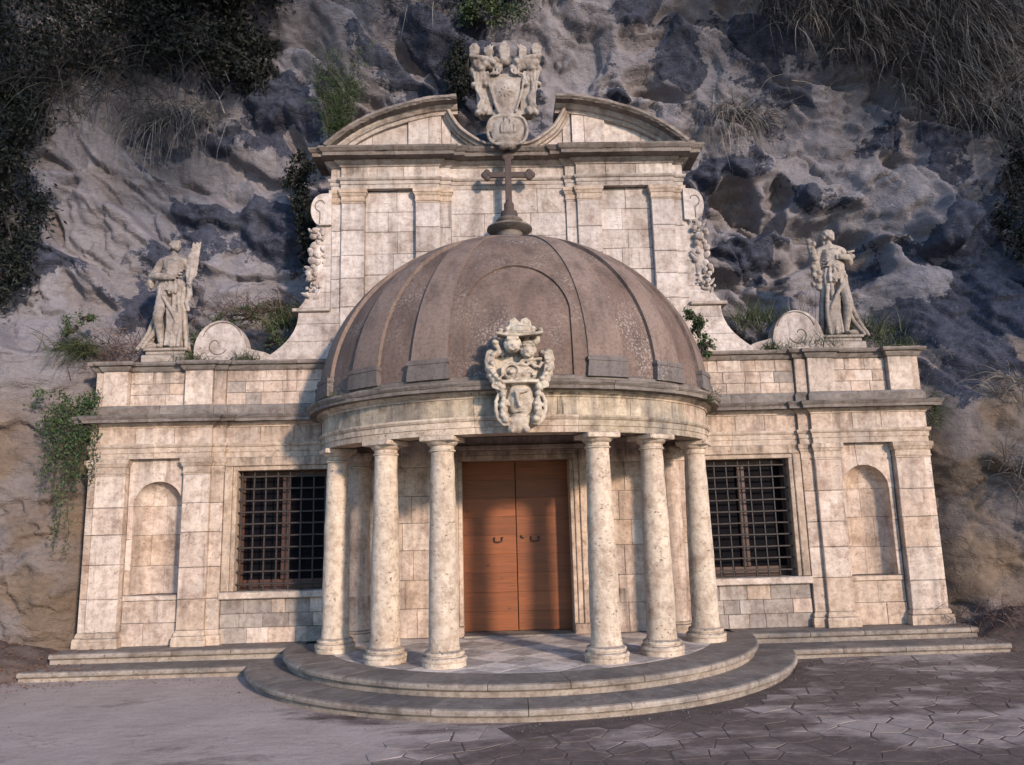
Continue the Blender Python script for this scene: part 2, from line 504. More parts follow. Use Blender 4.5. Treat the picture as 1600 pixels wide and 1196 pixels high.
def rock_mat():
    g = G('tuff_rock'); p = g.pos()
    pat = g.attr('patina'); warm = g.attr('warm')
    pale = g.mix(g.ramp(g.noise(p, 1.1, 6, .6), [(.3, 0), (.7, 1)]), (.265, .256, .285), (.180, .174, .198))  # blue-grey holds the sky light's tint, put into the rock colour
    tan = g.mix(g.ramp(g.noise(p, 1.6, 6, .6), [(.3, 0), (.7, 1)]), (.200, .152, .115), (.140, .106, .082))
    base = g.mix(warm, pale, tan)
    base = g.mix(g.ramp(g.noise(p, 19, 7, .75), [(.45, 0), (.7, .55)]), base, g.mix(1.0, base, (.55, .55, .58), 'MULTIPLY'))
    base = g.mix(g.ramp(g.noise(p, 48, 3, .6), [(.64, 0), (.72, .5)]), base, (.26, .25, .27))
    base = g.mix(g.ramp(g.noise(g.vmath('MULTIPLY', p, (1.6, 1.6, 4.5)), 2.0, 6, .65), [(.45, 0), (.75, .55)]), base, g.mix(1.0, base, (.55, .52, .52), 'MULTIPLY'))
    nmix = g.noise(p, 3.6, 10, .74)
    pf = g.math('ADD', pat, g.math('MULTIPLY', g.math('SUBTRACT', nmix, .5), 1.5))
    dark = g.mix(g.ramp(g.noise(p, 9, 6, .7), [(.35, 0), (.7, 1)]), (.034, .039, .060), (.076, .083, .114))  # real dark lichen; its blue also stands in for sky tint and floodlight falloff
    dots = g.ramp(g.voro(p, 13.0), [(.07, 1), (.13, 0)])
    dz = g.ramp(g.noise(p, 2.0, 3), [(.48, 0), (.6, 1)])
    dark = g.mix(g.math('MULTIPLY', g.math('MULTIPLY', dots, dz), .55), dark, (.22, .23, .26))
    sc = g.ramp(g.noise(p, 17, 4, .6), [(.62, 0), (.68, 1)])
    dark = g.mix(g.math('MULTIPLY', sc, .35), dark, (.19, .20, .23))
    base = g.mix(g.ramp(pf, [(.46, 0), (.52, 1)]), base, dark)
    h = g.math('ADD', g.math('MULTIPLY', g.noise(p, 4.5, 10, .74), 2.0), g.math('MULTIPLY', g.noise(g.vmath('MULTIPLY', p, (1, 1, 2.2)), 22, 6, .75), .55))
    rid = g.math('ABSOLUTE', g.math('SUBTRACT', g.noise(g.vmath('MULTIPLY', p, (.8, .8, 1.7)), 2.6, 5, .6), .5))
    h = g.math('ADD', h, g.math('MULTIPLY', g.ramp(rid, [(0, 0), (.035, 1)]), .55))
    h = g.math('ADD', h, g.math('MULTIPLY', g.noise(p, 70, 4, .7), .25))
    return g.finish(base, .95, h, .6, .045, .1)
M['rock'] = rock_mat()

def ground_mask(g, p):
    """1 where dark moss and earth lie on the forecourt, 0 on bare pale paving"""
    x = g.sep(p, 0); y = g.sep(p, 1)
    n = g.noise(g.vmath('MULTIPLY', p, (.55, 1.0, 1)), 1.0, 9, .68, .3)
    side = g.ramp(g.math('ADD', g.math('MULTIPLY', x, .09), .5), [(.10, 0), (.47, .75), (1, 1)])
    side2 = g.ramp(g.math('MULTIPLY', g.math('ADD', y, 5.6), .5), [(0, .55), (.5, 0)])
    m = g.math('ADD', g.math('MULTIPLY', n, 1.25), g.math('MULTIPLY', side, .28))
    m = g.math('ADD', m, g.math('MULTIPLY', side2, .18))
    return g.ramp(m, [(.77, 0), (.93, 1)])
def ground_mat(name, pale1, pale2, amount=1.0, rand=0.0):
    g = G(name); p = g.pos()
    base = g.mix(g.ramp(g.noise(p, 1.4, 6, .65), [(.3, 0), (.7, 1)]), pale1, pale2)
    if rand: base = g.mix(1.0, base, g.ramp(g.rnd(), [(0, 1 - rand), (1, 1 + rand * .5)]), 'MULTIPLY')
    base = g.mix(g.ramp(g.noise(g.vmath('MULTIPLY', p, (1, 3, 1)), 3.0, 6, .7), [(.5, 0), (.75, .55)]), base, g.mix(1.0, base, (.58, .55, .55), 'MULTIPLY'))
    base = g.mix(g.ramp(g.noise(p, 70, 3, .7), [(.52, 0), (.7, .55)]), base, g.mix(1.0, base, (.55, .52, .5), 'MULTIPLY'))
    base = g.mix(g.ramp(g.noise(p, 26, 5, .7), [(.5, 0), (.75, .5)]), base, g.mix(1.0, base, (.6, .57, .55), 'MULTIPLY'))
    earth = g.mix(g.ramp(g.noise(p, 5, 6, .7), [(.35, 0), (.7, 1)]), (.080, .060, .054), (.155, .118, .104))
    base = g.mix(g.math('MULTIPLY', ground_mask(g, p), amount), base, earth)
    green = g.math('MULTIPLY', g.ramp(g.noise(p, 1.1, 4), [(.60, 0), (.72, 1)]), g.ramp(g.noise(p, 12, 4), [(.5, 0), (.62, .6)]))
    base = g.mix(green, base, (.11, .115, .04))
    h = g.math('ADD', g.math('MULTIPLY', g.noise(p, 7, 6, .7), 1.0), g.math('MULTIPLY', g.noise(p, 45, 5, .75), .4))
    return g.finish(base, .92, h, .5, .03, .2)
M['ground'] = ground_mat('dusty_forecourt', (.49, .41, .37), (.39, .32, .285))
M['paving'] = ground_mat('flagstone', (.47, .395, .355), (.36, .30, .27), .92, .2)
M['soil'] = simple('leaf_strewn_earth', (.15, .115, .10), (.08, .063, .058), 5, .95, .6, .1)

def leaf_mat(name, c1, c2, trans=.25):
    g = G(name)
    base = g.mix(g.attr('tint'), c1, c2)
    g.b.inputs['Subsurface Weight'].default_value = 0
    return g.finish(base, .6, None, spec=.25)
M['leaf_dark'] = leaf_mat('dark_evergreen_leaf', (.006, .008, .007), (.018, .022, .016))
M['leaf_green'] = leaf_mat('green_creeper_leaf', (.022, .044, .018), (.070, .105, .042))
M['leaf_fern'] = leaf_mat('grey_green_frond', (.028, .048, .022), (.075, .105, .045))
M['grass_dry'] = leaf_mat('hanging_dry_grass', (.07, .066, .065), (.30, .275, .25))
M['grass_dark'] = leaf_mat('dark_hanging_grass', (.05, .052, .058), (.30, .285, .27))
M['grass_black'] = leaf_mat('shaded_dark_grass', (.014, .016, .018), (.085, .082, .080))
M['grass_green'] = leaf_mat('green_grass', (.028, .042, .018), (.10, .115, .055))
M['twig'] = leaf_mat('brown_dead_twigs', (.05, .03, .027), (.15, .10, .085))
M['dead_leaf'] = leaf_mat('fallen_dry_leaf', (.10, .045, .025), (.24, .12, .075))
M['grit'] = leaf_mat('pale_grit', (.08, .066, .06), (.24, .205, .19))
M['bark'] = simple('shrub_bark', (.06, .05, .042), (.035, .03, .026), 12, .9, .5)

#=====STRUCTURE=====
F = -0.12          # portico and terrace floor
L = -0.27          # lower step
GZ = -0.41         # forecourt

# ------------------------------------------------------------------ ground
def ground():
    xs = sorted(set([-300, -120, -50, -25] + [round(v, 3) for v in np.arange(-13, 13.01, .25)] + [25, 50, 120, 300]))
    ys = sorted(set([-300, -120, -50, -25] + [round(v, 3) for v in np.arange(-14, 4.01, .25)] + [25, 50, 120, 300]))
    X, Y = np.meshgrid(xs, ys)
    Z = GZ + .004 * fbm(X * .7, Y * .7, 3, 5) * ((np.abs(X) < 12) & (Y > -13))
    nx, ny = len(xs), len(ys)
    vs = np.stack([X, Y, Z], -1).reshape(-1, 3).tolist()
    fs = [(j * nx + i, j * nx + i + 1, (j + 1) * nx + i + 1, (j + 1) * nx + i) for j in range(ny - 1) for i in range(nx - 1)]
    o = MB().add(vs, fs).build('ground', M['ground'], None, True, (0, 0, GZ), recalc=False)
    return struct(o)
GROUND = ground()

def clip_poly(poly, n, d):
    """keep the side n.p <= d"""
    out = []
    for i in range(len(poly)):
        a, b = poly[i], poly[(i + 1) % len(poly)]
        da = n[0] * a[0] + n[1] * a[1] - d; db = n[0] * b[0] + n[1] * b[1] - d
        if da <= 0: out.append(a)
        if (da < 0 < db) or (db < 0 < da):
            t = da / (da - db); out.append((a[0] + (b[0] - a[0]) * t, a[1] + (b[1] - a[1]) * t))
    return out

def paving():
    pts = []
    rg = random.Random(21)
    def ok(x, y):
        if math.hypot(x, y + .12) < 4.02: return False
        if abs(x) > 3.8 and y > -1.3: return False
        return True
    tries = 0
    while len(pts) < 330 and tries < 60000:
        tries += 1
        x = rg.uniform(-4.6, 7.4); y = rg.uniform(-6.2, -1.2)
        if not ok(x, y): continue
        if x < .2 and y > -4.35 - .22 * (x + .5): continue
        if x < -1.8: continue
        dmin = rg.uniform(.24, .36)
        if all((x - a) ** 2 + (y - b) ** 2 > dmin ** 2 for a, b in pts): pts.append((x, y))
    seen = 0
    for i, (x, y) in enumerate(pts):
        poly = [(x - .4, y - .4), (x + .4, y - .4), (x + .4, y + .4), (x - .4, y + .4)]
        for j, (a, b) in enumerate(pts):
            if i == j or abs(a - x) > .9 or abs(b - y) > .9: continue
            dx, dy = a - x, b - y; dd = math.hypot(dx, dy)
            n = (dx / dd, dy / dd)
            poly = clip_poly(poly, n, n[0] * (a + x) / 2 + n[1] * (b + y) / 2 - .008)
            if len(poly) < 3: break
        if len(poly) < 3: continue
        if any(math.hypot(p[0], p[1] + .12) < 3.98 or p[0] < -1.75 for p in poly): continue
        # only what the picture can show
        if not (-5.2 < x < 7.4): continue
        seen += 1
        if seen > 300: break
        poly = [(p[0] + rg.uniform(-.012, .012), p[1] + rg.uniform(-.012, .012)) for p in poly]
        top = GZ + .0075 + rg.uniform(-.001, .0012)
        MB().slab(poly, GZ - .05, top, .002).build('paving_stone', M['paving'], GROUND, origin=(x, y, GZ))
paving()
bed = [(-1.25, -6.7), (7.6, -6.7), (7.6, -1.16), (4.1, -1.16)] + [(4.0 * math.sin(R(a)), -.12 - 4.0 * math.cos(R(a))) for a in range(72, -4, -4)] + [(-.4, -4.3), (-1.2, -4.7)]
struct(MB().slab(bed, GZ - .03, GZ + .0045).build('paving_bed', M['soil'], None))

# ------------------------------------------------------------------ cliff
PAT = [(-4.41, 9.59, 0.85, 0.55, -15, 0.70), (-5.45, 8.76, 0.45, 0.24, -25, 0.50), (-4.60, 8.05, 1.24, 0.29, -32, -0.80), (-5.74, 7.51, 0.96, 0.32, -15, 0.60), (-4.40, 7.18, 0.85, 0.49, -35, 0.70), (-6.73, 7.71, 0.51, 0.46, 0, -0.70), (-7.74, 8.22, 0.68, 0.97, 60, -0.60), (-5.11, 6.40, 0.68, 0.27, 10, -0.70), (-3.77, 7.29, 0.40, 1.10, -20, 0.80), (-1.66, 10.62, 1.47, 0.61, -10, 0.55), (-2.74, 9.44, 0.90, 0.37, -5, -0.30), (-1.67, 8.97, 0.79, 0.27, -5, -0.70), (-3.84, 10.37, 0.68, 0.49, -30, -0.30), (-0.51, 10.34, 0.45, 1.10, 0, 0.50), (1.39, 10.45, 0.62, 0.85, -15, -0.80), (2.65, 10.98, 0.68, 0.49, -20, 0.70), (3.53, 10.29, 0.62, 0.55, -25, 0.75), (3.07, 9.83, 0.56, 0.19, -10, -0.40), (3.27, 9.03, 1.02, 0.24, -22, -0.75), (2.07, 9.38, 0.56, 0.18, -15, 0.50), (4.87, 10.69, 0.68, 0.49, -30, 0.80), (5.40, 9.74, 0.56, 0.30, -35, 0.70), (4.18, 8.18, 0.51, 0.37, 0, 0.55), (5.56, 8.81, 0.79, 0.19, -25, 0.45), (6.04, 8.67, 0.68, 0.30, -20, -0.50), (4.72, 7.41, 0.79, 0.55, 0, -0.90), (5.86, 6.89, 0.79, 0.61, 0, -0.80), (6.44, 7.83, 0.79, 0.43, -10, -0.80), (7.27, 7.62, 1.02, 0.43, -20, -0.70), (6.05, 7.51, 0.51, 0.27, -10, 0.60), (4.51, 6.36, 0.85, 0.37, -15, 0.90), (4.12, 5.93, 0.68, 0.22, 0, -0.80), (6.49, 6.01, 0.45, 0.30, 0, 0.50), (8.00, 6.73, 0.45, 0.46, 0, 0.90), (7.57, 7.11, 0.68, 0.37, -25, -0.50), (7.29, 5.76, 0.79, 0.49, -15, -0.35), (8.57, 5.61, 0.79, 1.10, 0, 0.60), (8.22, 3.84, 0.90, 0.97, 0, 0.50), (7.44, 5.03, 0.56, 0.49, 0, 0.30), (-8.18, 3.74, 1.02, 1.10, 0, -0.60), (-7.88, 1.46, 1.02, 1.46, 0, -0.80), (-8.51, 5.11, 0.79, 0.73, -60, -0.50), (-8.72, 6.28, 0.56, 0.73, 0, 0.50), (-7.46, 5.91, 0.68, 0.49, 0, -0.20), (7.95, 1.05, 0.90, 1.34, 0, -0.60), (7.61, 2.71, 0.45, 0.73, 0, 0.45), (8.54, 2.02, 0.68, 0.37, -20, 0.35), (7.80, 0.73, 0.25, 0.22, 0, 0.50)]
REL = [(-4.60, 8.12, 1.36, 0.17, -32, -0.25), (-5.73, 7.26, 0.90, 0.15, -12, -0.18), (-2.74, 9.37, 1.02, 0.17, -5, -0.15), (-1.67, 8.90, 0.79, 0.27, -5, -0.20), (1.44, 10.32, 0.56, 0.85, -15, -0.20), (3.13, 9.76, 0.68, 0.15, -10, -0.25), (2.56, 9.44, 0.68, 0.12, -15, -0.20), (4.14, 7.35, 0.34, 0.51, 0, -0.35), (4.64, 7.22, 0.27, 0.55, 0, -0.38), (5.22, 7.65, 0.29, 0.29, 0, -0.40), (5.14, 7.03, 0.25, 0.37, 0, -0.30), (5.85, 6.76, 0.56, 0.49, 0, -0.30), (6.52, 6.32, 0.45, 0.55, 0, -0.35), (4.12, 5.91, 0.68, 0.22, 0, -0.30), (6.05, 7.58, 0.68, 0.19, -15, 0.30), (4.29, 8.11, 0.79, 0.22, -5, 0.25), (4.64, 6.48, 0.90, 0.27, -12, 0.25), (8.01, 6.79, 0.45, 0.43, 0, 0.40), (7.58, 6.24, 0.68, 0.19, -25, -0.25), (-4.34, 7.12, 0.90, 0.37, -35, 0.20), (-4.30, 9.59, 0.90, 0.49, -15, 0.20), (-5.22, 6.16, 1.02, 0.17, -8, -0.20), (-7.68, 7.35, 0.45, 0.73, 30, -0.15), (-8.03, 1.99, 0.14, 1.46, -75, -0.12), (-8.12, 3.07, 0.16, 1.58, 60, -0.15), (8.46, 2.24, 1.02, 0.17, -15, 0.15)]

def feats(x, z, lst, sharp):
    s = 0
    wx = x + .22 * fbm(x * 1.1, z * 1.1, 3, 71); wz = z + .22 * fbm(x * 1.1 + 9, z * 1.1, 3, 72)
    for cx, cz, rx, rz, a, v in lst:
        ca, sa = math.cos(R(a)), math.sin(R(a))
        dx, dz = wx - cx, wz - cz
        u = (dx * ca + dz * sa) / rx; w = (-dx * sa + dz * ca) / rz
        s = s + v * (1 - sstep(sharp, 1.15, np.sqrt(u * u + w * w)))
    return s

def cells(u, v, seed):
    """cellular noise: height, tilt and distance to the nearest joint"""
    iu = np.floor(u); iv = np.floor(v)
    d1 = np.full(u.shape, 9.); d2 = np.full(u.shape, 9.); H = np.zeros(u.shape); A = np.zeros(u.shape); DU = np.zeros(u.shape); DV = np.zeros(u.shape)
    for a in (-1, 0, 1):
        for b in (-1, 0, 1):
            h1 = _hash(iu + a, iv + b, seed) / (2 * np.pi); h2 = _hash(iu + a, iv + b, seed + 7) / (2 * np.pi); h3 = _hash(iu + a, iv + b, seed + 13) / (2 * np.pi)
            du = u - (iu + a + .15 + .7 * h1); dv = v - (iv + b + .15 + .7 * h2)
            d = np.sqrt(du * du + dv * dv)
            m = d < d1
            d2 = np.where(m, d1, np.minimum(d2, d)); d1 = np.where(m, d, d1)
            H = np.where(m, h3 - .5, H); A = np.where(m, h1 * 2 * np.pi * 3.7, A); DU = np.where(m, du, DU); DV = np.where(m, dv, DV)
    return H, np.cos(A) * DU + np.sin(A) * DV, d2 - d1

def cliff_fields(x, z):
    x = np.asarray(x, float); z = np.asarray(z, float)
    ax = np.abs(x)
    side = sstep(6.2, 7.6, ax)
    low = 1 - .45 * sstep(4.2, 6.0, z)
    fwd = side * low * (1.0 + .22 * np.clip(ax - 7, 0, 4))
    top = sstep(8.6, 14, z) * 1.5
    y = 1.25 - fwd - top
    # bedding that dips down to the right, with undercut ledges
    dip = R(25)
    s = z * math.cos(dip) + x * math.sin(dip) + .55 * fbm(x * .35, z * .35, 3, 31)
    q = s / 1.25
    fr = q - np.floor(q)
    amp = .12 + .42 * sstep(-.25, .5, fbm(x * .33 + 5, z * .33, 3, 44))
    ledge = (np.where(fr < .93, fr / .93, (1 - fr) / .07)) - .5
    d = ledge * amp * (.35 + .65 * sstep(3.5, 5.5, z))
    q2 = (s * 1.0 + .2 * fbm(x * 1.3, z * 1.3, 2, 33)) / .37
    f2 = q2 - np.floor(q2)
    d = d + (np.where(f2 < .9, f2 / .9, (1 - f2) / .1) - .5) * .09 * sstep(-.1, .5, fbm(x * .6, z * .6, 2, 45))
    d = d + .16 * fbm(x * .42, z * .5, 3, 51) + .05 * fbm(x * 1.7, z * 2.0, 4, 52)
    # weathered hollows
    hol = sstep(.28, .75, fbm((x * math.cos(dip) - z * math.sin(dip)) * .75, s * 1.25, 2, 61))
    d = d - .22 * hol * sstep(4.2, 5.5, z)
    d = d + feats(x, z, REL, .62) * 1.1
    d = d + .012 * fbm(x * 6, z * 7, 3, 53)
    # scattered knobs and scoops
    d = d - .03 * np.abs(fbm(x * 2.2 + 3, z * 2.6, 3, 55))
    # fractured blocks with open joints
    wx = .25 * fbm(x * .9, z * .9, 3, 111); wz = .25 * fbm(x * .9 + 4, z * .9, 3, 112)
    uu = (x * math.cos(dip) - z * math.sin(dip)) + wx; vv = s + wz
    fm = (.28 + .72 * sstep(-.15, .35, fbm(x * .4 + 8, z * .4, 3, 113))) * (.45 + .55 * sstep(3.8, 5.2, z))
    for sc_u, sc_v, ah, at, cr_, sd in ((.38, .70, .20, .14, .05, 121), (1.2, 2.3, .03, .03, .018, 131)):
        H_, T_, E_ = cells(uu * sc_u, vv * sc_v, sd)
        e_ = sstep(.0, .07, E_)
        d = d + fm * ((H_ * ah + T_ * at) * e_ - cr_ * (1 - sstep(.0, .06, E_)))
    bed_ = .45 + .55 * sstep(-.2, .4, fbm(x * .5 + 3, z * .5, 2, 151))
    d = d + bed_ * (.020 * fbm(uu * .7, vv * 5.5, 3, 152, .6) + .012 * fbm(uu * 3.0, vv * 12, 2, 153))
    d = d - .04 * bed_ * (1 - sstep(.0, .10, np.abs(perlin(uu * .6 + 7, vv * 2.2, 154))))
    # spalled plates: soft terraces with crisp broken edges
    dd = d + .045 * fbm(uu * 1.1, vv * 1.8, 4, 161, .6)
    q_ = dd / .17
    tf = q_ - np.floor(q_)
    dt = (np.floor(q_) + .25 * tf + .75 * sstep(.80, .98, tf)) * .17
    mk = .65 * sstep(-.25, .2, fbm(x * .55 + 11, z * .55, 3, 162))
    d = dd + (dt - dd) * mk
    y = y - d
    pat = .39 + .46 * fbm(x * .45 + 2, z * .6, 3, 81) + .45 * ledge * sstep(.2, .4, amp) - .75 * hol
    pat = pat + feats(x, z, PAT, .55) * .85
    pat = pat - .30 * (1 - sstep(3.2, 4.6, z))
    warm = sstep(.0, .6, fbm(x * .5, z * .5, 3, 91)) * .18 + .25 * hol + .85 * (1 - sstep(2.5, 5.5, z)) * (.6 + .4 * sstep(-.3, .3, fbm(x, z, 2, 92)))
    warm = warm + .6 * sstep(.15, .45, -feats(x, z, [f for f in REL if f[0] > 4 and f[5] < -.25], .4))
    # keep clear of the masonry
    m1 = (1 - sstep(6.80, 6.98, ax)) * (1 - sstep(4.5, 4.7, z))
    m2 = (1 - sstep(6.5, 6.9, ax)) * sstep(4.2, 4.5, z) * (1 - sstep(8.0, 8.6, z))
    m3 = (1 - sstep(3.5, 4.2, ax)) * sstep(8.0, 8.4, z) * (1 - sstep(9.0, 9.6, z))
    y = np.where(m1 > .5, np.maximum(y, .68), y)
    y = y + m2 * np.maximum(0, .78 - y)
    y = y + m3 * np.maximum(0, .45 - y)
    return y, np.clip(pat, 0, 1), np.clip(warm, 0, 1)

def cliff_y(x, z):
    return float(cliff_fields(np.array([x]), np.array([z]))[0][0])

def cliff():
    xs = np.concatenate([np.arange(-26, -11.5, .5), np.arange(-11.5, 11.5, .036), np.arange(11.5, 26.1, .5)])
    zs = np.concatenate([np.arange(-.8, 14.2, .036), np.arange(14.3, 24, .45)])
    X, Z = np.meshgrid(xs, zs)
    Y, P, W = cliff_fields(X, Z)
    # sideways shift so that ledges really overhang
    Zs = Z - .05 * fbm(X * 1.3, Z * 1.3, 3, 101) * (np.abs(X) < 11)
    nx, nz = len(xs), len(zs)
    V = np.stack([X, Y, Zs], -1).reshape(-1, 3)
    me = bpy.data.meshes.new('cliff')
    I = np.arange(nx * nz).reshape(nz, nx)
    fa = np.stack([I[:-1, :-1], I[:-1, 1:], I[1:, 1:], I[1:, :-1]], -1).reshape(-1, 4)
    me.vertices.add(len(V)); me.vertices.foreach_set('co', V.ravel())
    me.loops.add(fa.size); me.loops.foreach_set('vertex_index', fa.ravel().astype(np.int32))
    me.polygons.add(len(fa)); me.polygons.foreach_set('loop_start', np.arange(0, fa.size, 4, dtype=np.int32))
    me.polygons.foreach_set('loop_total', np.full(len(fa), 4, dtype=np.int32))
    me.update(calc_edges=True); me.validate()
    me.polygons.foreach_set('use_smooth', [True] * len(me.polygons))
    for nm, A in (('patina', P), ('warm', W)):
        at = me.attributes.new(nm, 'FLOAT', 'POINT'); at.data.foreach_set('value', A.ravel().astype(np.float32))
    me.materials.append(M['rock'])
    o = bpy.data.objects.new('cliff', me)
    link(o)
    return struct(o)
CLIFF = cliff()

def bank(name, cx, cy, rx, ry, h, seed):
    n = 40; vs = []; fs = []
    for j in range(n + 1):
        for i in range(n + 1):
            u = i / n * 2 - 1; v = j / n * 2 - 1
            r = math.hypot(u, v)
            z = GZ - .06 + h * max(0, 1 - r * r) ** .8 * (1 + .25 * float(fbm(np.array([u * 2.0]), np.array([v * 2.0]), 3, seed)[0])) + .02 * float(fbm(np.array([u * 9.]), np.array([v * 9.]), 3, seed)[0])
            vs.append((cx + u * rx, cy + v * ry, z))
    for j in range(n):
        for i in range(n):
            a = j * (n + 1) + i; fs.append((a, a + 1, a + n + 2, a + n + 1))
    return struct(MB().add(vs, fs).build(name, M['soil'], None, True, (cx, cy, GZ), recalc=False))
bank('earth_bank_left', -8.7, -.15, 2.0, 1.4, .52, 3)
bank('earth_bank_right', 8.6, -.05, 2.0, 1.35, .60, 9)

# ------------------------------------------------------------------ steps
STEPS = thing('stone_steps', 'worn grey stone steps curving round the portico and running along the facade', 'steps', (0, -2, GZ))
def arc(c, rad, a0, a1, n):
    return [(c[0] + rad * math.sin(R(a0 + (a1 - a0) * k / n)), c[1] - rad * math.cos(R(a0 + (a1 - a0) * k / n))) for k in range(n + 1)]
def nose(zt, depth, zb, over=.05):
    """a tread stone with rounded nose; the riser stands back under it"""
    return [(-depth, zt), (-.03, zt), (-.010, zt - .012), (0, zt - .035), (-.003, zt - .062), (-.02, zt - .078), (-over, zt - .085), (-over, zt - .09), (-depth, zt - .09)]
CS = (0, -.12)
run_pieces('tread_stone', M['step'], STEPS, arc(CS, 3.52, -86, 86, 60), nose(F, .62, L), .95, .016, True, .008)
run_pieces('tread_stone', M['step'], STEPS, arc(CS, 4.02, -84, 84, 60), nose(L, .62, GZ), 1.0, .016, True, .008)
RIS = M['stone_warm']
def riser(zt, zb): return [(-.2, zt - .086), (0, zt - .086), (0, zb), (-.2, zb)]
MB().sweep(arc(CS, 3.46, -88, 88, 60), riser(F, L - .05)).build('riser', M['step'], STEPS)
MB().sweep(arc(CS, 3.96, -80, 80, 60), riser(L, GZ - .05)).build('riser', M['step'], STEPS)
for s in (-1, 1):
    xa, xb = (3.5, 6.98)
    for zt, zb, ye, x0, x1 in ((F - .003, L, -.52, 3.42, 6.95), (L - .003, GZ, -1.10, 3.80, 7.05)):
        path = [(-x1, ye), (-x0, ye)] if s < 0 else [(x0, ye), (x1, ye)]
        run_pieces('tread_stone', M['step'], STEPS, path, nose(zt, .60, zb), .85, .018, False, .009)
        MB().box(*(sorted((s * x0, s * x1))), ye + .05, ye + .3, zb - .05, zt - .088).build('riser', M['step'], STEPS)
# core under the floor
MB().slab([(-6.9, .5), (-6.9, -.42), (-3.4, -.42)] + arc(CS, 3.2, -84, 84, 40)[1:-1] + [(3.4, -.42), (6.9, -.42), (6.9, .5)], GZ - .1, F - .03).build('floor_bed', M['mortar'], STEPS)
MB().box(-6.9, -3.3, -.42, 0.1, F - .06, F - .006).build('terrace_slab', M['step'], STEPS)
MB().box(3.3, 6.9, -.42, 0.1, F - .06, F - .006).build('terrace_slab', M['step'], STEPS)

# ------------------------------------------------------------------ church facade
CH = thing('church_facade', 'baroque travertine church facade with broken curved pediment built against the rock', 'church', (0, .3, F))
UPPER = [False]
def pick(*w):
    names = ['up', 'up_pale', 'up', 'stone_grey'] if UPPER[0] else ['stone', 'stone_pale', 'stone_warm', 'stone_grey']
    return M[RNG.choices(names, weights=w)[0]]
WALLW = (5, 2.2, 2.2, 0)

def ashlar(parent, x0, x1, z0, z1, y, ch=.42, bl=.6, w=WALLW, name='stone_block', depth=.12, gap=.004, courses=None, proud=.006, stretch=True):
    if courses is None:
        n = max(1, round((z1 - z0) / ch))
        zz = [z0 + (z1 - z0) * k / n for k in range(n + 1)]
        for k in range(1, n): zz[k] += RNG.uniform(-.06, .06) * ch
    else:
        zz = courses
    last = []
    for a, b in zip(zz[:-1], zz[1:]):
        W = x1 - x0
        n = max(1, round(W / bl + RNG.uniform(-.35, .35)))
        for tr in range(12):
            cuts = [x0 + W * (k + RNG.uniform(-.28, .28)) / n for k in range(1, n)]
            if all(abs(c - d) > .06 for c in cuts for d in last): break
        last = cuts
        xx = [x0] + cuts + [x1]
        for c, d in zip(xx[:-1], xx[1:]):
            yy = y - RNG.uniform(-proud, proud)
            g = gap / 2
            MB().box(c + g, d - g, yy, y + depth, a + g, b - g, .006, .0025).build(name, pick(*w), parent)

def core(x0, x1, y0, y1, z0, z1, name='wall_core', m='mortar'):
    return MB().box(x0, x1, y0, y1, z0, z1).build(name, M[m], CH)

def sx(s, a, b):
    return (a, b) if s > 0 else (-b, -a)

Z_AR, Z_FR, Z_CO, Z_TOP = 2.76, 2.99, 3.25, 3.44     # entablature
Z_PB, Z_PC, Z_PT = 3.62, 4.19, 4.34                    # parapet

def capital_prof(z0, h, p=.045):
    return [(-.05, z0), (.0, z0), (.0, z0 + h * .10), (.012, z0 + h * .10), (.016, z0 + h * .16), (.004, z0 + h * .22), (.004, z0 + h * .48), (p * .4, z0 + h * .52), (p * .75, z0 + h * .66), (p * .8, z0 + h * .70), (p * 1.05, z0 + h * .72), (p * 1.1, z0 + h * .97), (p * .95, z0 + h), (-.05, z0 + h)]
def base_prof(z0, h, p=.05):
    return [(-.05, z0), (p * 1.05, z0), (p * 1.05, z0 + h * .36), (p * .95, z0 + h * .40), (p, z0 + h * .5), (p * .85, z0 + h * .63), (p * .45, z0 + h * .68), (p * .5, z0 + h * .78), (p * .3, z0 + h * .9), (.0, z0 + h), (-.05, z0 + h)]

def pilaster(x0, x1, y, z0, z1, capz, caph, baseh=None, ch=.47, w=(4, 3.5, 2, 0), name='pilaster', back=.1, strip=None):
    """shaft of stacked stones between a moulded base and capital; strip = (x0, x1, y) of the narrower layer beside it"""
    zb = z0 + (baseh or 0)
    o = MB().box(x0 + .01, x1 - .01, y + .025, back, z0, z1).build(name, M['mortar'], CH)
    n = max(1, round((capz - zb) / ch)); zz = [zb + (capz - zb) * k / n for k in range(n + 1)]
    for k in range(1, n): zz[k] += RNG.uniform(-.12, .12) * ch
    for a, b in zip(zz[:-1], zz[1:]):
        MB().box(x0, x1, y - RNG.uniform(-.004, .004), back, a + .003, b - .003, .008, .003).build('shaft_stone', pick(*w), o)
    if strip:
        sx0, sx1, sy = strip
        for a, b in zip(zz[:-1], zz[1:]):
            MB().box(sx0, sx1, sy, back, a + .003, b - .003, .006, .002).build('shaft_stone', pick(*w), o)
    lo, hi = (x0, x1)
    path = [(lo, back), (lo, y), (hi, y), (hi, back)]
    if strip:
        sx0, sx1, sy = strip
        if sx0 >= x1 - .01: path = [(lo, back), (lo, y), (hi, y), (hi, sy), (sx1, sy), (sx1, back)]
        else: path = [(sx0, back), (sx0, sy), (lo, sy), (lo, y), (hi, y), (hi, back)]
    MB().sweep(path, capital_prof(capz, caph), .003, 1).build('capital', M['trim'], o)
    if baseh: MB().sweep(path, base_prof(z0, baseh), .005, 2).build('base', M['trim'], o)
    return o

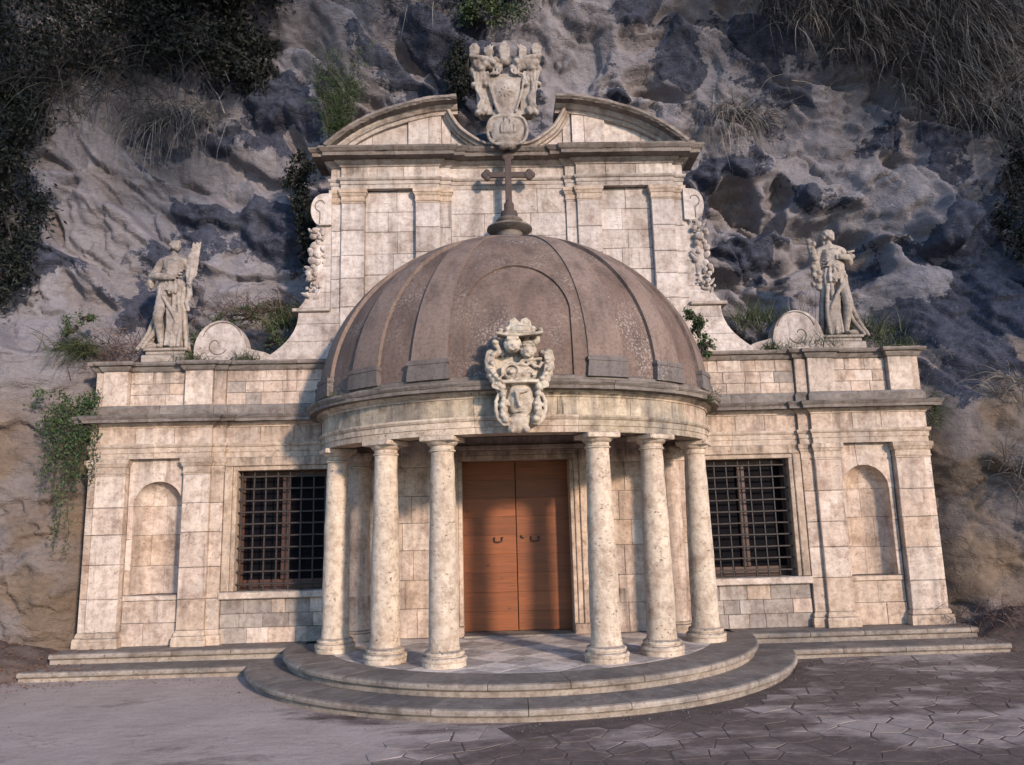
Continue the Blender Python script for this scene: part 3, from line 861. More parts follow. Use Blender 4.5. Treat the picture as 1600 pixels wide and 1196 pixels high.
def niche(s):
    xa, xb = sx(s, 5.285, 6.17)              # bay between the pilasters
    xc = s * 5.70; w = .382; zb, zs = .64, 2.02; dep = .30
    ztop = Z_AR - .0
    # apron under the niche
    ashlar(CH, xa, xb, F, .555, .0, .34, .42, (3, 1, 3, 0))
    MB().box(xc - w - .05, xc + w + .05, -.022, .10, .56, .638, .01, .003).build('niche_sill', pick(2, 3, 1, 0), CH)
    core(xa, xb, .03, .12, F, .60)
    # jambs
    for x0, x1 in ((xa, xc - w), (xc + w, xb)):
        for a, b in zip((.56, 1.02, 1.50, zs)[:-1], (.56, 1.02, 1.50, zs)[1:]):
            e0, e1 = x0, x1
            if a < .6:
                if x0 < xc: e1 = x1 - .052
                else: e0 = x0 + .052
                if e1 - e0 < .02: continue
                MB().box(e0, e1, 0, .12, a, .64, .004).build('jamb_stone', pick(3, 2, 2, 0), CH)
                a = .643
            MB().box(x0, x1, 0, .12, a + .003, b - .003, .005, .002).build('jamb_stone', pick(3, 2, 2, 0), CH)
    # spandrels and keystone
    kw = .095
    def arcp(x): return zs + math.sqrt(max(0, w * w - (x - xc) ** 2))
    for side in (-1, 1):
        xe = xa if side < 0 else xb
        xs_ = [xc + side * (w - (w - kw) * (1 - math.cos(math.pi / 2 * k / 10))) for k in range(11)]
        pl = [(xe, zs + .002)] + [(x, arcp(x)) for x in xs_] + [(xc + side * kw, ztop), (xe, ztop)]
        MB().prism(pl, 0, .12).build('spandrel_stone', pick(4, 2, 2, 0), CH)
    kx = [xc - kw + .004 + (2 * kw - .008) * k / 6 for k in range(7)]
    MB().prism([(x, arcp(x)) for x in kx] + [(xc + kw + .02, ztop), (xc - kw - .02, ztop)], -.008, .12).build('keystone', M['stone_pale'], CH)
    # hollow: three courses of curved stones and a half dome
    zz = [zb, 1.08, 1.56, zs]
    def P(a, z, k=1.0):
        return (xc + w * k * math.sin(a), .008 + dep * k * math.cos(a), z)
    for ci, (a, b) in enumerate(zip(zz[:-1], zz[1:])):
        cuts = [-math.pi / 2] + ([-.5, .55] if ci % 2 else [.08]) + [math.pi / 2]
        for u0, u1 in zip(cuts[:-1], cuts[1:]):
            n = 8; vs = []; fs = []
            for k in range(n + 1):
                t = u0 + .006 + (u1 - u0 - .012) * k / n
                for z in (a + .003, b - .003): vs.append(P(t, z))
                for z in (a + .003, b - .003): vs.append(P(t, z, 1.12))
            for k in range(n):
                i = k * 4; j = i + 4
                fs += [(i, i + 1, j + 1, j), (i + 1, i + 3, j + 3, j + 1), (i, j, j + 2, i + 2), (i + 2, j + 2, j + 3, i + 3)]
            fs += [(0, 2, 3, 1), (n * 4, n * 4 + 1, n * 4 + 3, n * 4 + 2)]
            MB().add(vs, fs).build('niche_stone', pick(3, 1.5, 3, 0), CH, True, auto=40)
    for (u0, u1) in ((-math.pi / 2, -.52), (-.52, .06), (.06, .6), (.6, math.pi / 2)):
        vs = []; fs = []; n = 8; m = 8
        for j in range(m + 1):
            v = math.pi / 2 * j / m
            for k in range(n + 1):
                t = u0 + .005 + (u1 - u0 - .01) * k / n
                vs.append((xc + w * math.sin(t) * math.cos(v), .008 + dep * math.cos(t) * math.cos(v), zs + .002 + w * math.sin(v)))
        for j in range(m):
            for k in range(n):
                i = j * (n + 1) + k; fs.append((i, i + 1, i + n + 2, i + n + 1))
        MB().add(vs, fs).build('niche_stone', pick(3, 1.5, 3, 0), CH, True, recalc=False)
    # back of the wall
    core(xc - w - .06, xc + w + .06, .36, .5, .5, 2.8)
    core(xa, xc - w * 1.13, .121, .5, F, Z_AR); core(xc + w * 1.13, xb, .121, .5, F, Z_AR)
    core(xc - w - .06, xc + w + .06, .02, .36, .5, .632)

def window(s):
    x0, x1 = sx(s, 3.03, 4.46); z0, z1 = .665, 2.54
    xo0, xo1 = sx(s, 2.86, 4.655)
    # stone surround
    w = MB().box(x0 + .045, x1 - .045, .30, .34, z0 + .0, z0 + .15, .005)
    # wooden frame with central mullion
    w.box(x0, x0 + .045, .28, .34, z0, z1, .006); w.box(x1 - .045, x1, .28, .34, z0, z1, .006)
    w.box(x0 + .045, x1 - .045, .28, .34, z1 - .1, z1, .006)
    W = w.build('window', M['mullion'], CH)
    W['label'] = 'barred window left of the portico' if s < 0 else 'barred window right of the portico'
    xm = (x0 + x1) / 2
    MB().box(xm - .065, xm + .065, .262, .345, z0 + .15, z1 - .1, .008).build('mullion', M['mullion'], W)
    for a, b in ((x0 + .045, xm - .065), (xm + .065, x1 - .045)):
        MB().box(a, b, .315, .325, z0 + .15, z1 - .1).build('pane', M['glass'], W)
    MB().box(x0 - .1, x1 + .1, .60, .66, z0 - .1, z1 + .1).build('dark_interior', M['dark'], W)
    # iron grille
    nv, nh = 8, 10
    for k in range(nv):
        x = x0 + .045 + (x1 - x0 - .09) * k / (nv - 1) + RNG.uniform(-.006, .006)
        MB().tube([(x + RNG.uniform(-.004, .004), .105, z0 - .01 + (z1 - z0 + .02) * t / 5) for t in range(6)], .0135, 6).build('grille_bar', M['iron'], W)
    for k in range(nh):
        z = z0 + .10 + (z1 - z0 - .20) * k / (nh - 1) + RNG.uniform(-.004, .004)
        MB().tube([(x0 - .01 + (x1 - x0 + .02) * t / 5, .088 + RNG.uniform(-.003, .003), z + RNG.uniform(-.004, .004)) for t in range(6)], .0145, 6).build('grille_bar', M['iron'], W)
    # moulded jambs, lintel and sill
    fr = MB()
    fr.box(xo0, x0 - .07, -.045, .2, z0, z1 + .0705, .012, .002); fr.box(x1 + .07, xo1, -.045, .2, z0, z1 + .0705, .012, .002)
    fr.box(x0 - .068, x0 - .001, -.020, .27, z0, z1, .008, .002); fr.box(x1 + .001, x1 + .068, -.020, .27, z0, z1, .008, .002)
    fr.box(xo0, xo1, -.047, .2, z1 + .072, Z_AR - .002, .012, .002); fr.box(x0 - .068, x1 + .068, -.022, .27, z1 + .001, z1 + .07, .008, .002)
    fo = fr.build('window_surround', M['trim'], CH)
    MB().box(xo0 - .02, xo1 + .01, -.085, .27, z0 - .115, z0 - .004, .016, .004).build('window_sill', M['stone_pale'], CH)
    ashlar(CH, xo0, xo1, F, z0 - .118, .0, .225, .36, (1.2, .4, .4, 4))
    core(xo0, xo1, .03, .28, F, z0 - .12)
    core(xo0, x0 - .03, .205, .6, F, Z_AR); core(x1 + .03, xo1, .205, .6, F, Z_AR)
    core(x0 - .05, x1 + .05, .275, .6, z1 + .02, Z_AR); core(x0 - .05, x1 + .05, .345, .6, F, z0 + .0)

for s in (-1, 1):
    # outer pilaster with its back layer, inner pilaster beside the window
    a = sx(s, 6.19, 6.66); st = sx(s, 6.66, 6.80)
    pilaster(a[0], a[1], -.12, F, Z_AR, 2.50, .258, .23, strip=(st[0], st[1], -.06))
    b = sx(s, 4.86, 5.28); st = sx(s, 4.665, 4.86)
    pilaster(b[0], b[1], -.12, F, Z_AR, 2.50, .258, .23, strip=(st[0], st[1], -.055))
    niche(s); window(s)
    # wall behind the columns
    c = sx(s, 1.15, 2.855)
    ashlar(CH, c[0], c[1], F, Z_AR + .2, .0, .46, .58, (4, 2, 3, 0))
    core(c[0], c[1], .03, .5, F, Z_AR + .2)
    core(*sx(s, 4.6, 6.8), .13, .6, Z_AR - .02, Z_TOP)
    core(*sx(s, 1.0, 4.7), .03, .6, Z_AR - .02, Z_TOP)
    core(*sx(s, 6.16, 6.79), .1, .6, F, Z_AR)
    core(*sx(s, 4.67, 5.29), .1, .6, F, Z_AR)
    # entablature breaks forward over the pilasters
    pth = [(2.6, 0), (4.665, 0), (4.665, -.055), (4.86, -.055), (4.86, -.12), (6.66, -.12), (6.66, -.06), (6.80, -.06), (6.80, .5)]
    if s < 0: pth = [(-x, y) for x, y in pth][::-1]
    run_pieces('architrave_stone', M['trim'], CH, pth, [(-.12, Z_AR), (.0, Z_AR), (.0, Z_AR + .085), (.014, Z_AR + .09), (.014, Z_AR + .165), (.03, Z_AR + .172), (.045, Z_AR + .20), (.045, Z_FR), (-.12, Z_FR)], 1.0, .004)
    run_pieces('frieze_stone', lambda: pick(4, 2, 3, 0), CH, pth, [(-.12, Z_FR), (.0, Z_FR), (.0, Z_CO), (-.12, Z_CO)], .55, 0, gap=.008)
    run_pieces('cornice_bed', M['trim'], CH, pth, [(-.12, Z_CO), (.015, Z_CO), (.02, Z_CO + .02), (.05, Z_CO + .035), (.075, Z_CO + .06), (.08, Z_CO + .075), (-.12, Z_CO + .075)], 1.2, .004)
    run_pieces('cornice_stone', M['cornice'], CH, pth, [(-.2, Z_CO + .077), (.185, Z_CO + .077), (.19, Z_CO + .125), (.20, Z_CO + .13), (.225, Z_CO + .165), (.23, Z_TOP - .015), (.21, Z_TOP), (-.2, Z_TOP + .02)], .85, .009)
    # attic parapet
    pp = [(2.6, .02), (4.70, .02), (4.70, -.03), (4.90, -.03), (4.90, -.08), (5.345, -.08), (5.345, .02), (6.26, .02), (6.26, -.08), (6.66, -.08), (6.66, -.04), (6.79, -.04), (6.79, .5)]
    if s < 0: pp = [(-x, y) for x, y in pp][::-1]
    pb = [(2.6, .02), (4.70, .02), (4.70, -.03), (4.90, -.03), (4.90, -.08), (6.66, -.08), (6.66, -.04), (6.79, -.04), (6.79, .5)]
    if s < 0: pb = [(-x, y) for x, y in pb][::-1]
    run_pieces('plinth_stone', M['cornice'], CH, pb, [(-.14, Z_TOP + .0), (.045, Z_TOP + .0), (.045, Z_PB - .055), (.02, Z_PB - .02), (.004, Z_PB), (-.14, Z_PB)], 1.1, .006)
    for k, (u, v, yy) in enumerate(((4.90, 5.345, -.08), (6.26, 6.66, -.08), (4.70, 4.898, -.03), (6.662, 6.79, -.04))):
        u, v = sx(s, u, v)
        MB().box(u + .002, v - .002, yy, .3, Z_PB, Z_PC, .007, .003).build('parapet_die', M['stone_pale'] if k < 2 else M['stone'], CH)
    ashlar(CH, *sx(s, 5.348, 6.257), Z_PB, Z_PC, .02, .20, .30, (4, 3, 1.2, .25))
    ashlar(CH, *sx(s, 2.60, 4.697), Z_PB, Z_PC, .02, .205, .31, (4, 2.5, 1, .8))
    core(*sx(s, 2.55, 6.78), .1, .55, Z_TOP, Z_PT - .02)
    run_pieces('parapet_cap', M['cornice'], CH, pp, [(-.3, Z_PC), (.012, Z_PC), (.03, Z_PC + .02), (.05, Z_PC + .06), (.055, Z_PC + .085), (.10, Z_PC + .09), (.115, Z_PC + .12), (.11, Z_PT), (-.3, Z_PT + .01)], 1.0, .007)

# doorway
for s in (-1, 1):
    j = MB()
    j.box(*sx(s, 1.02, 1.148), -.075, .2, F + .16, 2.778, .014, .002); j.box(*sx(s, .935, 1.018), -.045, .3, F + .16, 2.698, .010, .002)
    j.box(*sx(s, .87, .933), -.02, .36, F + .16, 2.619, .008, .002)
    j.build('door_jamb', M['stone_warm'], CH)
    MB().box(*sx(s, .865, 1.16), -.09, .36, F, F + .158, .012, .003).build('jamb_plinth', M['stone_warm'], CH)
    # half columns that answer the portico columns
    h = MB().lathe([(.205, 0), (.205, .06), (.215, .075), (.215, .11), (.19, .125), (.195, .15), (.175, .165)], (s * 2.50, -.02, F), 28).build('respond_base', M['trim'], CH, True, auto=35)
    MB().lathe([(.172, .165), (.172, 1.0), (.160, 2.0), (.150, 2.64)], (s * 2.50, -.02, F), 28).build('respond_shaft', M['stone'], CH, True, auto=35)
    MB().lathe([(.150, 2.64), (.165, 2.65), (.165, 2.67), (.152, 2.68), (.155, 2.74), (.195, 2.79), (.195, 2.82), (.215, 2.83), (.215, 2.88)], (s * 2.50, -.02, F), 28).build('respond_capital', M['trim'], CH, True, auto=35)
lt = MB()
lt.box(-1.148, 1.148, -.077, .2, 2.78, 2.86, .014); lt.box(-1.018, 1.018, -.047, .3, 2.70, 2.778, .01); lt.box(-1.018, 1.018, -.022, .36, 2.62, 2.698, .008)
lt.build('door_lintel', M['trim'], CH)
MB().box(-1.15, 1.15, .0, .5, 2.862, 3.3, .01).build('lintel_stone', M['stone'], CH)
MB().box(-.87, .87, -.12, .5, F - .01, F + .022, .008).build('threshold', M['step'], CH)
MB().box(-.95, .95, .46, .52, F, 2.75).build('door_backing', M['dark'], CH)
for s in (-1, 1):
    x0, x1 = sx(s, .006, .868)
    z0, z1 = F + .03, 2.618
    leaf = MB().box(x0, x1, .385, .43, z0, z1).build('door_leaf', M['door'], CH)
    nb = 9
    zz = [z0 + (z1 - z0) * k / nb for k in range(nb + 1)]
    for k in range(nb):
        MB().box(x0 + .001, x1 - .001, .35 + RNG.uniform(-.001, .001), .384, zz[k] + .001, zz[k + 1] - .001, .0016).build('board', M['door'], leaf)
    hx = s * .30
    hz = 1.335
    MB().tube([(hx - .065, .33, hz + .03), (hx - .06, .315, hz - .015), (hx - .03, .305, hz - .028), (hx + .03, .305, hz - .028), (hx + .06, .315, hz - .015), (hx + .065, .33, hz + .03), (hx + .045, .34, hz + .034)], .0095, 8).ell((hx - .065, .338, hz + .035), (.02, .014, .02), 1).ell((hx + .065, .338, hz + .035), (.02, .014, .02), 1).build('pull_handle', M['iron'], leaf, True)
    if s > 0:
        MB().ell((.075, .345, hz + .05), (.022, .010, .028), 2).tube([(.075, .335, hz + .05), (.095, .318, hz + .035), (.13, .315, hz + .02)], .007, 6).build('lock_plate', M['iron'], leaf, True)

# upper storey
UPPER[0] = True
UZ0, UZ1 = 4.34, 7.97
core(-3.0, 3.0, .16, .62, 3.4, 8.0)
def ushaft(s, x0, x1, y, strip=None):
    a = sx(s, x0, x1); st = None
    if strip: q = sx(s, strip[0], strip[1]); st = (q[0], q[1], strip[2])
    return pilaster(a[0], a[1], y, UZ0, 7.33, 7.08, .25, None, .44, (3, 5, 1.2, 0), back=.2, strip=st)
for s in (-1, 1):
    ushaft(s, 2.48, 2.87, .0, (2.87, 3.04, .05))
    ushaft(s, 1.19, 1.60, .0, (1.0, 1.19, .05))
    ashlar(CH, *sx(s, 1.602, 2.478), UZ0, 7.335, .105, .36, .42, (4, 3.5, 2, 0))
    up_ = [(1.0, .09), (1.0, .0), (3.0, .0), (3.0, .05), (3.06, .05), (3.06, .5)] if s > 0 else None
ashlar(CH, -.998, .998, 5.6, 7.34, .09, .43, .62, (4, 2.5, 2, .25))
upath = [(-3.06, .5), (-3.06, .045), (-2.88, .045), (-2.88, -.012), (-1.19, -.012), (-1.19, .04), (-1.0, .04), (-1.0, .085), (1.0, .085), (1.0, .04), (1.19, .04), (1.19, -.012), (2.88, -.012), (2.88, .045), (3.06, .045), (3.06, .5)]
run_pieces('architrave_stone', M['up_trim'], CH, upath, [(-.1, 7.335), (.0, 7.335), (.0, 7.41), (.014, 7.415), (.014, 7.475), (.035, 7.485), (.05, 7.51), (.05, 7.53), (-.1, 7.53)], .95, .003)
run_pieces('frieze_stone', lambda: pick(3, 4, 1.5, 0), CH, upath, [(-.1, 7.53), (.0, 7.53), (.0, 7.735), (-.1, 7.735)], .6, 0, gap=.008)
run_pieces('cornice_bed', M['up_trim'], CH, upath, [(-.1, 7.735), (.02, 7.735), (.03, 7.755), (.07, 7.775), (.10, 7.80), (.105, 7.825), (-.1, 7.825)], 1.0, .004)
run_pieces('cornice_stone', M['cornice'], CH, upath, [(-.25, 7.828), (.27, 7.828), (.275, 7.885), (.30, 7.90), (.335, 7.945), (.34, 7.97), (.32, 7.985), (-.25, 8.01)], .8, .010)

# broken curved pediment
ARC_O = [(3.12, 8.00), (2.86, 8.225), (2.59, 8.41), (2.27, 8.575), (1.92, 8.70), (1.58, 8.795), (1.25, 8.86), (.86, 8.885)]
def catmull(P, n):
    P = [np.array(p, float) for p in P]; Q = [2 * P[0] - P[1]] + P + [2 * P[-1] - P[-2]]
    out = []
    for i in range(1, len(Q) - 2):
        for k in range(n):
            t = k / n
            a, b, c, d = Q[i - 1], Q[i], Q[i + 1], Q[i + 2]
            out.append(.5 * ((2 * b) + (-a + c) * t + (2 * a - 5 * b + 4 * c - d) * t * t + (-a + 3 * b - 3 * c + d) * t ** 3))
    out.append(P[-1]); return out
def band(name, path, prof, s, m, parent=CH, jit=.006):
    """profile [(inward from the path, y)] carried along an x-z path"""
    n = len(prof); vs = []; fs = []
    for i, p in enumerate(path):
        t = path[min(i + 1, len(path) - 1)] - path[max(i - 1, 0)]; t = t / np.linalg.norm(t)
        nn = np.array([t[1], -t[0]])
        if nn[1] > 0: nn = -nn
        for d, y in prof:
            q = p + nn * (d + RNG.uniform(-jit, jit))
            vs.append((s * q[0], y + RNG.uniform(-jit, jit) * .6, q[1]))
    for i in range(len(path) - 1):
        for k in range(n):
            l = (k + 1) % n; fs.append((i * n + k, i * n + l, (i + 1) * n + l, (i + 1) * n + k))
    fs.append(tuple(range(n))); fs.append(tuple((len(path) - 1) * n + k for k in range(n)))
    return MB().add(vs, fs).build(name, m, parent)
PR_TOP = [(0, .4), (0, -.37), (.05, -.38), (.075, -.35), (.085, -.34), (.085, .4)]
PR_BED = [(.087, .4), (.087, -.20), (.115, -.18), (.15, -.13), (.155, -.09), (.21, -.075), (.21, .4)]
ro = catmull(ARC_O, 6)
for s in (-1, 1):
    cuts = [0, 8, 15, 22, 29, 36, len(ro) - 1]
    for a, b in zip(cuts[:-1], cuts[1:]):
        seg = [np.array(p) for p in ro[a:b + 1]]
        seg[0] = seg[0] + (seg[1] - seg[0]) * .02; seg[-1] = seg[-1] + (seg[-2] - seg[-1]) * .02
        band('raking_cornice_stone', seg, PR_TOP, s, M['cornice'], jit=.007)
        band('raking_bed_stone', seg, PR_BED, s, M['up_trim'], jit=.003)
    # the inner curl sweeping down to the crest
    curl = catmull([(.98, 8.72), (.91, 8.58), (.79, 8.40), (.60, 8.24), (.40, 8.12), (.22, 8.08)], 5)
    def lower(path):  # band laid below the curl
        return path
    n = len(curl); vs = []; fs = []
    prof = [(0, -.16), (0.03, -.19), (.055, -.19), (.07, -.13), (.11, -.11), (.115, -.06), (.15, -.05), (.15, .35), (0, .35)]
    for i, p in enumerate(curl):
        t = curl[min(i + 1, n - 1)] - curl[max(i - 1, 0)]; t = t / np.linalg.norm(t)
        nn = np.array([-t[1], t[0]])
        if nn[0] < 0: nn = -nn
        nn = -nn * np.array([1, 1]) if nn[1] > 0 else nn
        for d, y in prof:
            q = p + np.array([abs(nn[0]), -abs(nn[1])]) * d
            vs.append((s * q[0], y, q[1]))
    m = len(prof)
    for i in range(n - 1):
        for k in range(m):
            l = (k + 1) % m; fs.append((i * m + k, i * m + l, (i + 1) * m + l, (i + 1) * m + k))
    fs.append(tuple(range(m))); fs.append(tuple((n - 1) * m + k for k in range(m)))
    MB().add(vs, fs).build('pediment_curl', M['up_trim'], CH)
    # tympanum stones
    inn = catmull([(2.95, 8.0), (2.45, 8.30), (1.85, 8.53), (1.25, 8.67), (.98, 8.70)], 4)
    def top_at(x):
        for a, b in zip(inn[:-1], inn[1:]):
            if b[0] <= x <= a[0]: return a[1] + (b[1] - a[1]) * (x - a[0]) / (b[0] - a[0] - 1e-9)
        return 8.0
    def low_curl(x):
        best = 8.72
        for a, b in zip(curl[:-1], curl[1:]):
            if b[0] <= x <= a[0]: best = a[1] + (b[1] - a[1]) * (x - a[0]) / (b[0] - a[0] - 1e-9)
        return best
    cols = [2.92, 2.35, 1.72, 1.36, 1.14, .98]
    for a, b in zip(cols[:-1], cols[1:]):
        yy = -.05 if 1.1 < b < 1.4 else .0
        xs_ = [a - .004 - (a - b - .008) * k / 4 for k in range(5)]
        MB().prism([(s * a - s * .004, 7.99), (s * b + s * .004, 7.99)] + [(s * x, top_at(x) + .01) for x in xs_[::-1]], yy - RNG.uniform(0, .006), .35).build('tympanum_stone', pick(3, 5, 1, 0), CH)
    xs_ = [.976 - .75 * k / 8 for k in range(9)]
    MB().prism([(s * .976, 7.99), (s * .226, 7.99)] + [(s * x, low_curl(x) - .02) for x in xs_[::-1]], .02, .35).build('tympanum_stone', pick(3, 5, 1, 0), CH)

# wings: sloping flank, ledge, volute, scroll bracket with fruit garland
def flank(z):
    """outer edge of the concave wing"""
    t = (z - 4.34) / (5.16 - 4.34)
    return 4.18 - .62 * (1 - (1 - t) ** 2.3)
def edge_up(z):
    P = [(5.22, 3.60), (5.34, 3.50), (5.55, 3.40), (6.0, 3.34), (6.6, 3.31), (6.66, 3.31)]
    for (a, u), (b, v) in zip(P[:-1], P[1:]):
        if a <= z <= b: return u + (v - u) * (z - a) / (b - a)
    return 3.31
for s in (-1, 1):
    zz = [4.35, 4.66, 4.96, 5.16]
    for a, b in zip(zz[:-1], zz[1:]):
        zl = [a + .003 + (b - a - .006) * k / 4 for k in range(5)]
        MB().prism([(s * 2.6, a + .003)] + [(s * flank(z), z) for z in zl] + [(s * 2.6, b - .003)], .02 + RNG.uniform(-.004, .004), .5).build('wing_stone', pick(3, 4, 1, 0), CH)
    MB().box(*sx(s, 3.04, 3.66), -.04, .5, 5.163, 5.225, .014, .004).build('wing_ledge', M['up_trim'], CH)
    zz = [5.23, 5.52, 5.98, 6.36, 6.70]
    for a, b in zip(zz[:-1], zz[1:]):
        zl = [a + .003 + (b - a - .006) * k / 3 for k in range(4)]
        MB().prism([(s * 3.04, a + .003)] + [(s * edge_up(z), z) for z in zl] + [(s * 3.04, b - .003)], .07, .5).build('bracket_stone', pick(3, 4, 1, 0), CH)
    # upper scroll
    sc = [(3.04, 6.70)] + [(3.19 + .20 * math.sin(t), 6.97 + .29 * math.cos(t)) for t in np.linspace(math.pi * .93, .0, 14)] + [(3.04, 7.27)]
    MB().prism([(s * x, z) for x, z in sc], .0, .45).build('bracket_scroll', M['up_pale'], CH)
    sp = [(s * (3.19 + .02 + .13 * (1 - t * .62) * math.cos(R(-80) + 4.3 * t)), -.004, 7.06 + .13 * (1 - t * .62) * math.sin(R(-80) + 4.3 * t)) for t in np.linspace(0, 1, 16)]
    MB().tube([(s * 3.235, -.004, 6.72)] + sp, .009, 6).build('scroll_fillet', M['cornice'], CH)
    # garland
    gl = MB().ell((s * 3.27, .08, 6.05), (.10, .07, .50), 2).build('garland', M['up_pale'], CH, True)
    spots = [(3.30, 6.60, .07), (3.20, 6.55, .06), (3.36, 6.46, .075), (3.23, 6.40, .075), (3.33, 6.30, .07), (3.20, 6.26, .06), (3.39, 6.22, .08), (3.26, 6.13, .075), (3.38, 6.05, .07), (3.22, 6.00, .06), (3.32, 5.93, .065), (3.42, 5.86, .06), (3.27, 5.83, .05), (3.36, 5.76, .055), (3.44, 5.71, .05), (3.31, 5.66, .04), (3.40, 5.60, .045), (3.47, 5.52, .035), (3.36, 5.53, .03)]
    spots += [(RNG.uniform(3.17, 3.42), RNG.uniform(5.55, 6.62), RNG.uniform(.022, .04)) for q in range(26)]
    for (x, z, r) in spots:
        x += RNG.uniform(-.035, .035); z += RNG.uniform(-.03, .03); y = .02 + RNG.uniform(-.03, .04); r *= RNG.uniform(.75, 1.05)
        rot = Matrix.Rotation(RNG.uniform(-1, 1), 3, 'Y')
        f_ = MB().ell((s * x, y, z), (r * RNG.uniform(.8, 1.1), r * .9, r * RNG.uniform(.8, 1.25)), 2, rot)
        for q in range(5): f_.ell((s * x + .3 * r * math.cos(q * 1.257), y - r * .82, z + .3 * r * math.sin(q * 1.257)), (r * .16, r * .2, r * .16), 1)
        f_.build('fruit', pick(3, 3, 1, 0), gl, True)
    for q in range(18):
        z = RNG.uniform(5.4, 6.7); x = edge_up(z) + RNG.uniform(-.2, .10); a = RNG.uniform(0, 6.28)
        lf = MB()
        ca, sa = math.cos(a), math.sin(a); ln, wd = RNG.uniform(.06, .10), RNG.uniform(.022, .035)
        pts = [(-1, 0), (-.5, .8), (.2, 1), (.7, .6), (1, 0), (.7, -.6), (.2, -1), (-.5, -.8)]
        y = RNG.uniform(.0, .05)
        lf.add([(s * (x + ca * u * ln - sa * v * wd), y + .012 * abs(v), z + sa * u * ln + ca * v * wd) for u, v in pts] + [(s * x, y - .018, z)] + [(s * x, y + .05, z)],
               [(k, (k + 1) % 8, 8) for k in range(8)] + [((k + 1) % 8, k, 9) for k in range(8)])
        lf.build('leaf', pick(3, 3, 1, 0), gl)
    # volute resting on the parapet
    ol = []
    for t in np.linspace(0, 2 * math.pi, 40, endpoint=False):
        ol.append((4.83 + .43 * math.cos(t), 4.52 + .52 * math.sin(t)))
    vol = MB().prism([(s * x, max(z, 4.352)) for x, z in ol], .0, .27).build('volute', M['up'], CH, auto=35)
    cx, cz = 4.86, 4.62
    if s < 0: cx = 4.90
    sp = []
    for t in np.linspace(0, 1, 26):
        r = .05 + .20 * t ** 1.3; a = R(-150) - 4.6 * (1 - t)
        a = R(200) + R(330) * (1 - t)
        sp.append((s * (cx + r * .75 * math.cos(a)), -.003, cz + .02 + r * .8 * math.sin(a) - .02 * t))
    MB().tube(sp, .010, 6).build('scroll_fillet', M['cornice'], vol)
    arc2 = [(s * (4.80 + .33 * math.cos(a)), -.003, 4.68 + .33 * math.sin(a)) for a in np.linspace(R(15), R(165), 18)]
    MB().tube(arc2, .009, 6).build('scroll_fillet', M['cornice'], vol)
    # neck linking wing and volute
    nk = catmull([(3.9, 4.352), (4.05, 4.47), (4.25, 4.53), (4.45, 4.56), (4.5, 4.36)], 4)
    MB().prism([(s * p[0], p[1]) for p in nk], .04, .4).build('wing_neck', M['up'], CH)

UPPER[0] = False
# ------------------------------------------------------------------ domed portico
PO = thing('domed_portico', 'columned half round stone portico with brown dome in front of the church door', 'portico', (0, -1.3, F))
PC = (0, -.2)
def ell_path(A, B, n=44):
    q = [(-A, .06)] + [(PC[0] + A * math.sin(a), PC[1] - B * math.cos(a)) for a in np.linspace(-math.pi / 2, math.pi / 2, n + 1)] + [(A, .06)]
    return q
EP = ell_path(3.03, 2.52)
dz = -.012
ar, fz, cz_, tz = Z_AR + dz, Z_FR + dz - .01, Z_CO + dz - .03, Z_TOP + dz - .02
run_pieces('architrave_stone', lambda: RNG.choice([M['column'], M['stained'], M['trim']]), PO, EP, [(-.33, ar), (.0, ar), (.0, ar + .08), (.014, ar + .085), (.014, ar + .16), (.03, ar + .167), (.048, ar + .195), (.048, fz), (-.33, fz)], 1.35, .004, True)
run_pieces('frieze_stone', lambda: RNG.choice([M['stained'], M['stained'], M['stone'], M['stone_warm']]), PO, EP, [(-.33, fz), (.0, fz), (.0, cz_), (-.33, cz_)], 1.0, 0, True, .007)
run_pieces('cornice_bed', lambda: RNG.choice([M['column'], M['stained'], M['trim']]), PO, EP, [(-.33, cz_), (.015, cz_), (.02, cz_ + .022), (.055, cz_ + .04), (.085, cz_ + .065), (.09, cz_ + .08), (-.33, cz_ + .08)], 1.4, .004, True)
run_pieces('cornice_stone', M['cornice'], PO, EP, [(-.33, cz_ + .082), (.195, cz_ + .082), (.20, cz_ + .125), (.21, cz_ + .13), (.235, cz_ + .16), (.24, tz - .012), (.22, tz), (-.33, tz + .02)], 1.2, .010, True, .006)
MB().slab([(p[0] * .95, -.2 + (p[1] + .2) * .94) for p in ell_path(2.8, 2.35)], fz + .02, fz + .06).build('ceiling', M['plaster'], PO)

